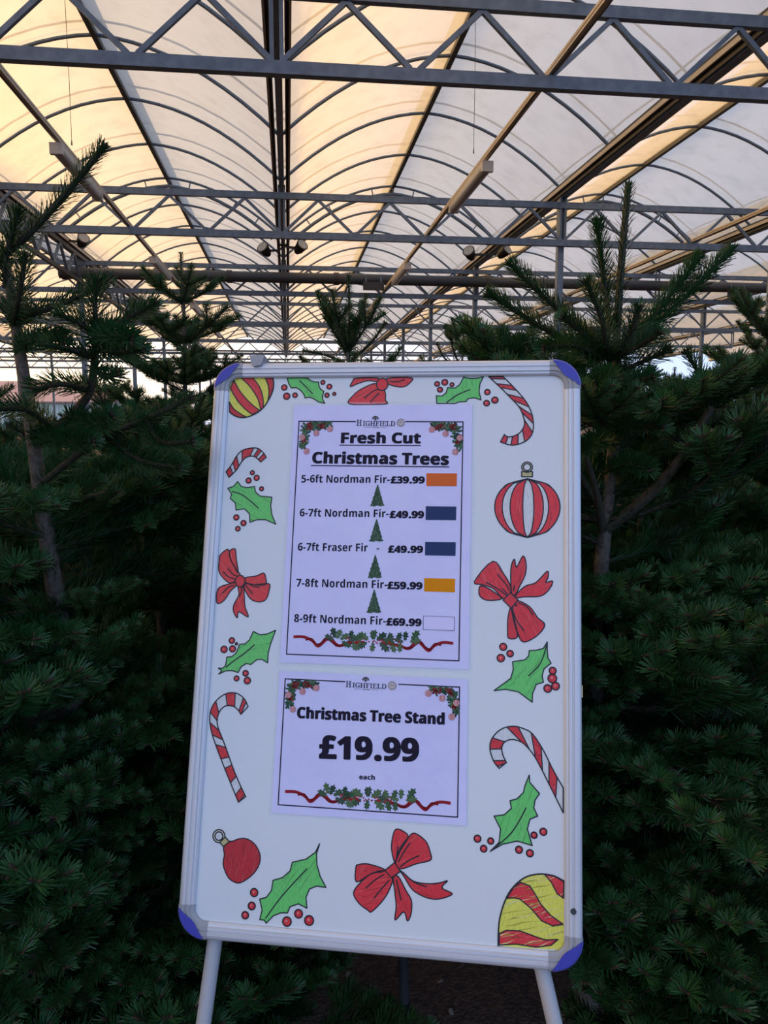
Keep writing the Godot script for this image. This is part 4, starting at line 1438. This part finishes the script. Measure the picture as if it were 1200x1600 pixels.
func twig(wood: MB, leaf: MB, line: PackedVector3Array, r0: float, r1: float, per_m: float, ln: float, up: Vector3, fresh: float, rng: RandomNumberGenerator, round_ := 0.75) -> void:
	var rad := PackedFloat32Array()
	for i in line.size():
		rad.append(lerpf(r0, r1, float(i) / (line.size() - 1)))
	wood.col = Color(0.075, 0.06, 0.042).lerp(Color(0.055, 0.06, 0.028), fresh)
	wood.tube(line, rad, 5, false)
	var total := 0.0
	for i in line.size() - 1:
		total += line[i].distance_to(line[i + 1])
	var count := int(total * per_m)
	for i in count:
		var f := (i + rng.randf()) / count
		var s := f * (line.size() - 1)
		var k := mini(int(s), line.size() - 2)
		var p := line[k].lerp(line[k + 1], s - k)
		var t := (line[k + 1] - line[k]).normalized()
		var side := t.cross(up).normalized()
		var o := side.cross(t)
		# more needles above and to the sides than below
		var a := (fposmod(i * 0.6180339, 1.0) * 2.0 - 1.0) * PI * round_ + rng.randf_range(-0.2, 0.2)
		var radial := o * cos(a) + side * sin(a)
		var fw := rng.randf_range(0.45, 0.85) + 0.35 * f * f
		var d := (t * fw + radial).normalized()
		d = (d + o * 0.12).normalized()
		var w := d.cross(radial).normalized()
		w = (w + radial * rng.randf_range(-0.5, 0.5)).normalized()
		var nn := w.cross(d).normalized()
		if nn.dot(radial) < 0.0:
			nn = -nn
		var l := ln * rng.randf_range(0.8, 1.15) * (1.0 - 0.35 * maxf(0.0, f - 0.8) / 0.2)
		var tone := rng.randf()
		var g := Color(0.012, 0.047, 0.017).lerp(Color(0.032, 0.095, 0.024), tone * 0.6 + fresh * 0.4)
		if rng.randf() < 0.06:
			g = Color(0.06, 0.105, 0.06)
		if rng.randf() < 0.006:
			g = Color(0.17, 0.11, 0.045)
		needle(leaf, p + radial * lerpf(r0, r1, f) * 0.8, d, w, nn, l, 0.0026, g)


func buds(wood: MB, p: Vector3, d: Vector3, up: Vector3) -> void:
	wood.col = Color(0.10, 0.065, 0.036)
	var side := d.cross(up).normalized()
	for o in [Vector3.ZERO, side, -side]:
		var c: Vector3 = p + o * 0.0045
		var dd: Vector3 = (d + o * 0.5).normalized()
		wood.tube(PackedVector3Array([c, c + dd * 0.004, c + dd * 0.009]), PackedFloat32Array([0.0018, 0.0032, 0.0006]), 5, false)


func bent(a: Vector3, d: Vector3, ln: float, lift: float, n := 3) -> PackedVector3Array:
	var o := PackedVector3Array()
	for i in n + 1:
		var f := float(i) / n
		o.append(a + d * ln * f + Vector3.UP * lift * ln * f * f)
	return o


func grow(wood: MB, leaf: MB, p: Vector3, d: Vector3, years: int, ln: float, r: float, rng: RandomNumberGenerator) -> void:
	var line := bent(p, d, ln, rng.randf_range(0.0, 0.16))
	var end := line[line.size() - 1]
	var dir := (end - line[line.size() - 2]).normalized()
	var fresh := 1.0 if years == 1 else 0.3 if years == 2 else 0.0
	var dens := 1550.0 if years <= 2 else 1250.0 if years == 3 else 800.0
	twig(wood, leaf, line, r, r * 0.72, dens, 0.033 if years < 4 else 0.030, Vector3.UP, fresh, rng)
	if years <= 1:
		tip_points.append(end + dir * 0.03)
		buds(wood, end, dir, Vector3.UP)
		return
	var jit := Vector3(rng.randf_range(-0.08, 0.08), rng.randf_range(-0.03, 0.08), rng.randf_range(-0.08, 0.08))
	grow(wood, leaf, end, (dir + jit).normalized(), years - 1, ln * rng.randf_range(0.82, 0.98), r * 0.72, rng)
	for s in [-1.0, 1.0]:
		var an: float = s * deg_to_rad(rng.randf_range(38, 55))
		var ld := dir.rotated(Vector3.UP, an)
		ld.y += rng.randf_range(-0.1, 0.12)
		grow(wood, leaf, end, ld.normalized(), years - 1, ln * rng.randf_range(0.62, 0.78), r * 0.55, rng)
	if years >= 3 and rng.randf() < 0.6:
		var ud := (dir + Vector3(0, rng.randf_range(0.5, 0.8), rng.randf_range(-0.4, 0.4))).normalized()
		grow(wood, leaf, line[2], ud, 1, ln * 0.5, r * 0.4, rng)


# branch kinds: a pair of meshes [wood, needles] and the reach of the branch along x
func make_protos() -> void:
	var rng := RandomNumberGenerator.new()
	for kind in [["a", 2, 0.13, 4, 0.0], ["b", 3, 0.135, 4, 0.0], ["c", 4, 0.14, 4, 0.0], ["d", 4, 0.145, 4, 0.32]]:
		protos[kind[0]] = []
		for i in kind[3]:
			rng.seed = 100 + i * 7 + kind[1] * 31 + int(kind[4] * 100)
			var w := MB.new()
			var l := MB.new()
			tip_points = PackedVector3Array()
			var p := Vector3.ZERO
			if kind[4] > 0.0:
				var stem := bent(Vector3.ZERO, Vector3.RIGHT, kind[4], 0.02, 4)
				twig(w, l, stem, 0.011, 0.008, 240.0, 0.022, Vector3.UP, 0.0, rng)
				for s in [-1.0, 1.0]:
					for q in [2, 3]:
						grow(w, l, stem[q], Vector3.RIGHT.rotated(Vector3.UP, s * rng.randf_range(0.7, 1.1)), 2 + q % 2, 0.1, 0.0045, rng)
				p = stem[4]
			grow(w, l, p, Vector3.RIGHT, kind[1], kind[2], 0.0035 + 0.0012 * kind[1], rng)
			var reach := 0.0
			for v in w.v:
				reach = maxf(reach, v.x)
			protos[kind[0]].append([w.mesh(M.bark), l.mesh(M.needle), reach, tip_points.duplicate()])


func add_branch(tree: Node3D, kind: String, pick: int, xf: Transform3D) -> void:
	var p: Array = protos[kind][pick % protos[kind].size()]
	var o := part("branch", p[0], tree, xf)
	var nd := part("needles", p[1], o)
	nd.set_meta("kind", "stuff")


func stands_clear(p: Vector3) -> bool:
	# keep twigs out of the easel, out of the space before the board and away from the lens
	var q := board_xf.affine_inverse() * p
	if q.x > -0.11 and q.x < BW + 0.11 and q.y > -0.75 and q.y < BH + 0.06 and q.z > -0.09:
		if q.y > -0.1 or q.z > 0.02:
			return false
	# the view of the board from the walkway
	if q.z > 0.0:
		var eye := board_xf.affine_inverse() * Vector3(0, EYE, 0)
		var hit := eye + (q - eye) * (eye.z / maxf(eye.z - q.z, 0.01))
		if hit.x > -0.02 and hit.x < BW + 0.02 and hit.y > -0.03 and hit.y < BH + 0.03:
			return false
	# the bare patch of earth round the rear leg
	var g := Vector2(p.x - 0.4, p.z + 2.1)
	if p.y < 0.4 and absf(g.x) < 0.19 and absf(g.y) < 0.45:
		return false
	return Vector2(p.x, p.z).length() > 0.85 and p.y > 0.03


func fir(called: String, label: String, group: String, base: Vector3, top: Vector3, r0: float, reach: float, sd: int, o := {}) -> Node3D:
	var rng := RandomNumberGenerator.new()
	rng.seed = sd
	var t := thing(called, base, label, "fir tree", group)
	var h := top.y - base.y
	var way := PackedVector3Array([base])
	way.append_array(o.get("through", PackedVector3Array()))
	way.append(top)
	var at_y := func(y: float) -> Vector3:
		# the place on the trunk, from its base, y metres up
		for i in way.size() - 1:
			if y <= way[i + 1].y - base.y or i == way.size() - 2:
				return way[i].lerp(way[i + 1], (y + base.y - way[i].y) / (way[i + 1].y - way[i].y)) - base
		return top - base
	var trunk := MB.new()
	trunk.col = Color(0.15, 0.125, 0.10)
	var line := PackedVector3Array()
	var rad := PackedFloat32Array()
	for i in 23:
		var f := i / 22.0
		line.append(at_y.call(h * f) + Vector3(sin(f * 9.0 + sd) * 0.006, 0, cos(f * 7.0 + sd) * 0.006) * (1.0 if i > 0 and i < 22 else 0.0))
		rad.append(lerpf(r0, o.get("top_r", 0.0045), pow(f, 0.85)) * rng.randf_range(0.95, 1.05))
	trunk.tube(line, rad, 12)
	part("trunk", trunk.mesh(M.bark), t)
	var y: float = h - o.get("bare_top", 0.17)
	var clear: Array = o.get("clear", [])
	while y > 0.12:
		var f := 1.0 - y / h
		var ln := lerpf(o.get("tip", 0.16), reach, pow(clampf(f * 1.15, 0.0, 1.0), 0.75))
		var el := deg_to_rad(lerpf(o.get("lift", 52.0), -8.0, pow(clampf(f * 1.25, 0.0, 1.0), 0.6)))
		var n := rng.randi_range(5, 6) + (1 if f > 0.35 else 0)
		var a0 := rng.randf() * TAU
		for k in n:
			put(t, base, at_y.call(y), a0 + TAU * k / n + rng.randf_range(-0.25, 0.25), el + rng.randf_range(-0.12, 0.12), ln * rng.randf_range(0.85, 1.12), rng, clear)
		var gap: float = lerpf(0.2, 0.26, f) * o.get("gap", 1.0)
		# small branches between the whorls
		for k in int(o.get("between", 5)):
			if f < 0.08:
				break
			put(t, base, at_y.call(maxf(y - gap * rng.randf_range(0.2, 0.8), 0.05)), rng.randf() * TAU, el + rng.randf_range(-0.2, 0.3), ln * rng.randf_range(0.45, 0.75), rng, clear)
		y -= gap
	# branches reaching out towards the walkway, low down
	for k in int(o.get("front", 0)):
		var yy := rng.randf_range(0.12, 1.0)
		var to := atan2(-base.z, -base.x)
		put(t, base, at_y.call(yy), to + rng.randf_range(-1.25, 1.25), deg_to_rad(rng.randf_range(-14, 16)), reach * rng.randf_range(0.5, 1.0), rng, clear)
	if o.get("leader", true):
		var w := MB.new()
		var l := MB.new()
		twig(w, l, bent(at_y.call(h - 0.2), Vector3.UP, 0.23, 0.0), 0.006, 0.004, 700.0, 0.024, Vector3.BACK, 0.7, rng, 1.0)
		buds(w, at_y.call(h - 0.2) + Vector3.UP * 0.23, Vector3.UP, Vector3.BACK)
		var lead := part("leader_shoot", w.mesh(M.bark), t)
		var nd := part("needles", l.mesh(M.needle), lead)
		nd.set_meta("kind", "stuff")
	return t


func put(t: Node3D, base: Vector3, at: Vector3, az: float, el: float, ln: float, rng: RandomNumberGenerator, clear: Array) -> void:
	var kind := "a" if ln < 0.28 else "b" if ln < 0.43 else "c" if ln < 0.62 else "d"
	var pick := rng.randi() % 4
	var roll := rng.randf_range(-0.3, 0.3)
	var scl: float = clampf(ln / protos[kind][pick][2], 0.72, 1.2)
	var d := Vector3(cos(az) * cos(el), sin(el), sin(az) * cos(el))
	# keep the stretch of trunk that shows in the photograph free of twigs in front of it
	for k in range(0, clear.size(), 2):
		var hh := base.y + at.y
		if hh > clear[k] and hh < clear[k + 1] and Vector2(d.x, d.z).dot(Vector2(-base.x, -base.z).normalized()) > 0.25:
			return
	var side := d.cross(Vector3.UP).normalized().rotated(d, roll)
	var bs := Basis(d, side.cross(d), side)
	for s in [1.0, 0.8, 0.62]:
		var ok := true
		for q in protos[kind][pick][3]:
			if not stands_clear(base + at + bs * (q * scl * s)) or not stands_clear(base + at + bs * (q * scl * s * 0.6)):
				ok = false
				break
		if ok:
			add_branch(t, kind, pick, Transform3D(bs.scaled(Vector3.ONE * scl * s), at))
			return
		if kind == "d":
			kind = "c"
		elif kind == "c":
			kind = "b"
		else:
			kind = "a"


# a shoot along given points (in the tree's own space), with its own needles
func own_shoot(t: Node3D, line: PackedVector3Array, r0: float, r1: float, per_m: float, ln: float, rng: RandomNumberGenerator, fresh := 0.4, round_ := 0.85) -> void:
	var w := MB.new()
	var l := MB.new()
	var fine := PackedVector3Array()
	for i in line.size() - 1:
		var a := line[maxi(i - 1, 0)]
		var d := line[mini(i + 2, line.size() - 1)]
		for k in 4:
			fine.append(line[i].cubic_interpolate(line[i + 1], a, d, k / 4.0))
	fine.append(line[line.size() - 1])
	var dir := (fine[fine.size() - 1] - fine[0]).normalized()
	var up := Vector3.UP if absf(dir.y) < 0.75 else Vector3(-dir.x, 0.0, -dir.z + 0.3).normalized()
	twig(w, l, fine, r0, r1, per_m, ln, up, fresh, rng, round_)
	buds(w, fine[fine.size() - 1], (fine[fine.size() - 1] - fine[fine.size() - 2]).normalized(), Vector3.BACK)
	var o := part("branch", w.mesh(M.bark), t)
	var nd := part("needles", l.mesh(M.needle), o)
	nd.set_meta("kind", "stuff")


func px_line(t: Node3D, a: Array) -> PackedVector3Array:
	# points given as column, row and metres ahead of the lens
	var o := PackedVector3Array()
	for i in range(0, a.size(), 3):
		o.append(at_depth(a[i], a[i + 1], a[i + 2]) - t.position)
	return o


func make_trees() -> void:
	make_protos()
	var rng := RandomNumberGenerator.new()
	rng.seed = 5
	var near := "cut firs beside the easel"
	var back := "cut firs standing behind"
	# the fir with a tall leader
	var base := ground_under(945, 1.78)
	var top := at_depth(963, 545, 1.78)
	var r := fir("fir_tree", "large cut fir whose tall straight leader overtops the whiteboard", "", base, top, 0.034, 0.78, 12, {"through": PackedVector3Array([at_depth(944, 850, 1.78), at_depth(957, 660, 1.78)]), "top_r": 0.0105, "bare_top": 0.19, "tip": 0.4, "lift": 20.0, "between": 9, "leader": false, "clear": [1.22, 1.4], "front": 44})
	for s in [
		[[962, 560, 1.78, 970, 430, 1.78, 982, 288, 1.78], 0.0105, 0.0075, 900.0, 0.024, 1.0],
		[[955, 520, 1.77, 943, 430, 1.75, 933, 345, 1.74], 0.0068, 0.005, 2187.0, 0.033, 1.0],
		[[940, 540, 1.78, 865, 478, 1.76, 796, 412, 1.75], 0.0068, 0.005, 2095.0, 0.033, 0.85],
		[[935, 560, 1.76, 845, 510, 1.72, 763, 458, 1.70], 0.0068, 0.005, 2095.0, 0.033, 0.85],
		[[975, 550, 1.8, 1040, 470, 1.84, 1092, 402, 1.86], 0.0068, 0.005, 2004.0, 0.033, 0.85],
		[[980, 545, 1.8, 1065, 470, 1.86, 1140, 392, 1.9], 0.0068, 0.005, 2004.0, 0.033, 0.85],
		[[945, 560, 1.74, 895, 540, 1.66, 850, 545, 1.6], 0.006, 0.0045, 2017.0, 0.033, 0.8],
		[[950, 560, 1.74, 940, 500, 1.66, 915, 440, 1.62], 0.006, 0.0045, 2017.0, 0.033, 0.9],
		[[955, 560, 1.76, 1000, 540, 1.68, 1030, 520, 1.62], 0.006, 0.0045, 2017.0, 0.033, 0.85],
		[[942, 830, 1.78, 1010, 778, 1.72, 1065, 715, 1.68, 1110, 640, 1.66], 0.0145, 0.009, 180.0, 0.022, 0.8],
		[[942, 835, 1.78, 932, 770, 1.7, 912, 705, 1.64], 0.010, 0.006, 120.0, 0.022, 0.8],
		[[940, 800, 1.78, 905, 740, 1.74, 880, 690, 1.72], 0.009, 0.006, 160.0, 0.022, 0.8],
		[[958, 640, 1.77, 915, 610, 1.68, 880, 605, 1.62], 0.006, 0.0045, 1900.0, 0.033, 0.85],
		[[958, 625, 1.77, 985, 600, 1.68, 1020, 590, 1.6], 0.006, 0.0045, 1900.0, 0.033, 0.85],
		[[960, 600, 1.77, 950, 590, 1.66, 930, 600, 1.56], 0.006, 0.0045, 1900.0, 0.033, 0.85],
		[[960, 585, 1.77, 1005, 565, 1.72, 1045, 548, 1.68], 0.006, 0.0045, 1900.0, 0.033, 0.85],
		[[955, 670, 1.77, 995, 665, 1.66, 1035, 668, 1.58], 0.006, 0.0045, 1900.0, 0.033, 0.85],
		[[953, 690, 1.77, 930, 690, 1.66, 905, 705, 1.58], 0.006, 0.0045, 1900.0, 0.033, 0.85],
		[[950, 735, 1.78, 985, 725, 1.68, 1015, 735, 1.6], 0.006, 0.0045, 1800.0, 0.033, 0.85],
		[[965, 560, 1.77, 985, 520, 1.7, 1000, 480, 1.66], 0.006, 0.0045, 1900.0, 0.033, 0.9],
		[[955, 565, 1.77, 915, 525, 1.7, 880, 495, 1.66], 0.006, 0.0045, 1900.0, 0.033, 0.9],
		[[1110, 640, 1.7, 1095, 590, 1.69, 1072, 550, 1.68], 0.006, 0.004, 1552.0, 0.031, 0.85],
		[[1110, 640, 1.7, 1160, 595, 1.68, 1215, 565, 1.66], 0.006, 0.004, 1552.0, 0.031, 0.85],
		[[1090, 675, 1.71, 1150, 650, 1.66, 1200, 640, 1.62], 0.006, 0.0045, 1930.0, 0.033, 0.85],
		[[1075, 700, 1.72, 1030, 660, 1.7, 1015, 620, 1.68], 0.006, 0.0045, 1930.0, 0.033, 0.85],
		[[1075, 700, 1.72, 1105, 700, 1.66, 1140, 690, 1.6], 0.006, 0.0045, 1930.0, 0.033, 0.85]]:
		own_shoot(r, px_line(r, s[0]), s[1], s[2], s[3], s[4], rng, 0.4, s[5])

	# the fir with a leaning trunk and a branch that reaches up
	base = ground_under(135, 1.62)
	top = at_depth(4, 395, 1.6)
	var l := fir("fir_tree", "large cut fir with a leaning trunk and one branch reaching up past a strip light", "", base, top, 0.038, 0.82, 23, {"through": PackedVector3Array([at_depth(94, 980, 1.61), at_depth(53, 670, 1.6), at_depth(22, 490, 1.6)]), "top_r": 0.009, "bare_top": 0.52, "tip": 0.4, "lift": 18.0, "between": 9, "leader": false, "clear": [1.05, 1.1], "front": 46})
	for s in [
		[[-10, 415, 1.6, 45, 365, 1.56, 105, 300, 1.54, 163, 228, 1.52], 0.0085, 0.006, 1600.0, 0.028, 0.95],
		[[8, 450, 1.6, 12, 390, 1.56, 30, 330, 1.54], 0.006, 0.0045, 1930.0, 0.033, 0.9],
		[[18, 500, 1.6, 60, 488, 1.56, 110, 470, 1.53, 168, 438, 1.5], 0.006, 0.004, 1700.0, 0.031, 0.85],
		[[20, 510, 1.6, 30, 460, 1.52, 40, 400, 1.48], 0.006, 0.0045, 2017.0, 0.033, 0.9],
		[[20, 490, 1.6, -15, 470, 1.58, -40, 440, 1.58], 0.006, 0.0045, 1755.0, 0.033, 0.9],
		[[62, 690, 1.6, 105, 655, 1.55, 138, 615, 1.52, 148, 560, 1.5, 150, 522, 1.5], 0.011, 0.007, 150.0, 0.02, 0.8],
		[[150, 525, 1.5, 195, 500, 1.47, 243, 474, 1.45], 0.006, 0.0045, 2017.0, 0.033, 0.85],
		[[150, 525, 1.5, 148, 480, 1.48, 150, 438, 1.47], 0.006, 0.0045, 2017.0, 0.033, 1.0],
		[[150, 525, 1.5, 125, 505, 1.47, 90, 490, 1.45], 0.006, 0.0045, 2017.0, 0.033, 0.85],
		[[150, 530, 1.5, 175, 525, 1.42, 205, 530, 1.36], 0.006, 0.0045, 2017.0, 0.033, 0.85],
		[[148, 560, 1.5, 110, 545, 1.46, 70, 540, 1.44], 0.006, 0.0045, 1842.0, 0.033, 0.85],
		[[148, 575, 1.5, 165, 590, 1.44, 185, 585, 1.4], 0.004, 0.003, 1050.0, 0.026, 0.85],
		[[140, 610, 1.52, 95, 600, 1.46, 55, 610, 1.42], 0.006, 0.0045, 1842.0, 0.033, 0.85],
		[[75, 665, 1.57, 40, 640, 1.5, -5, 640, 1.44], 0.006, 0.0045, 1842.0, 0.033, 0.85],
		[[110, 650, 1.55, 150, 665, 1.46, 175, 650, 1.4], 0.006, 0.0045, 1842.0, 0.033, 0.85],
		[[30, 545, 1.6, 60, 530, 1.52, 100, 530, 1.46], 0.006, 0.0045, 1700.0, 0.031, 0.85],
		[[148, 545, 1.5, 185, 550, 1.44, 222, 545, 1.4], 0.006, 0.0045, 1700.0, 0.031, 0.85],
		[[55, 680, 1.6, 100, 690, 1.48, 145, 690, 1.4], 0.006, 0.0045, 1700.0, 0.031, 0.85],
		[[60, 760, 1.6, 150, 690, 1.52, 230, 655, 1.48, 298, 620, 1.45], 0.008, 0.005, 950.0, 0.027, 0.85],
		[[230, 655, 1.48, 250, 690, 1.44, 300, 690, 1.4], 0.006, 0.0045, 1842.0, 0.033, 0.85],
		[[170, 685, 1.51, 220, 720, 1.44, 280, 730, 1.4], 0.006, 0.0045, 1842.0, 0.033, 0.85]]:
		own_shoot(l, px_line(l, s[0]), s[1], s[2], s[3], s[4], rng, 0.4, s[5])

	# firs in the rows behind: [column, metres ahead, height, reach, seed, options, label, group]
	var plain := "dark green cut fir standing in the row behind the easel"
	for a in [
		[290, 3.3, 2.14, 0.6, 31, {"tip": 0.13, "lift": 34.0, "gap": 0.8}, "bushy pointed fir between the leaning fir and the whiteboard", ""],
		[545, 3.1, 1.8, 0.6, 32, {"tip": 0.2, "lift": 55.0, "gap": 1.1, "between": 3, "leader": false, "bare_top": 0.05}, "thin topped fir with upright shoots rising behind the whiteboard", ""],
		[722, 4.3, 1.86, 0.6, 33, {"tip": 0.2, "lift": 60.0, "gap": 1.2, "between": 3, "leader": false, "bare_top": 0.03}, "distant fir with several upright shoots above the board's edge", ""],
		[785, 4.9, 1.98, 0.6, 34, {"tip": 0.22, "lift": 60.0, "between": 3}, "distant fir peeking over the board beside the upright shoots", ""],
		[1196, 3.2, 1.98, 0.6, 35, {"tip": 0.2, "lift": 50.0}, "fir beyond the tall leader, its tip against the far trusses", ""],
		[235, 2.35, 1.5, 0.62, 36, {"tip": 0.24}, "low dense fir filling the gap beside the board's edge", ""],
		[40, 2.7, 1.5, 0.62, 37, {}, "low fir tucked behind the leaning fir", ""],
		[1120, 2.75, 1.62, 0.6, 38, {}, "low dark fir behind the thick side branch of the leader fir", ""],
		[1010, 2.6, 1.55, 0.55, 39, {}, plain, back],
		[415, 2.35, 1.0, 0.5, 40, {"tip": 0.22}, "small fir whose branch tips show under the board beside a leg", ""],
		[845, 2.75, 1.35, 0.5, 41, {}, plain, back],
		[160, 4.6, 1.72, 0.6, 42, {}, plain, back],
		[395, 4.4, 1.68, 0.6, 43, {"between": 3}, plain, back],
		[640, 5.6, 1.72, 0.6, 44, {"between": 3, "lift": 60.0}, plain, back],
		[890, 4.4, 1.78, 0.6, 45, {"between": 3}, plain, back],
		[1060, 4.6, 1.75, 0.6, 46, {"between": 3}, plain, back],
		[105, 3.4, 1.46, 0.6, 49, {}, plain, back],
		[215, 5.2, 1.52, 0.6, 50, {"between": 3}, plain, back],
		[1330, 2.6, 1.8, 0.7, 47, {}, plain, back],
		[-150, 2.4, 1.8, 0.7, 48, {}, plain, back]]:
		var g := ground_under(a[0], a[1])
		var t := fir("fir_tree", a[6], a[7], g, g + Vector3(rng.randf_range(-0.03, 0.03), a[2], rng.randf_range(-0.03, 0.03)), 0.03, a[3], a[4], a[5])
		# upright shoots on the thin topped ones: column and row from base to tip
		var tips := []
		if a[4] == 32:
			tips = [[545, 570, 546, 500, 545, 432], [544, 545, 520, 500, 497, 455], [544, 560, 528, 520, 520, 478], [547, 550, 562, 505, 572, 462], [547, 565, 580, 535, 602, 505], [543, 570, 510, 555, 475, 548]]
		elif a[4] == 33:
			tips = [[722, 575, 724, 535, 726, 494], [720, 575, 708, 545, 703, 512], [726, 575, 738, 550, 748, 518], [718, 578, 695, 560, 683, 538], [730, 575, 756, 560, 768, 530]]
		for q in tips:
			own_shoot(t, px_line(t, [q[0], q[1], a[1], q[2], q[3], a[1], q[4], q[5], a[1]]), 0.006, 0.004, 900.0, 0.024, rng, 0.5, 1.0)
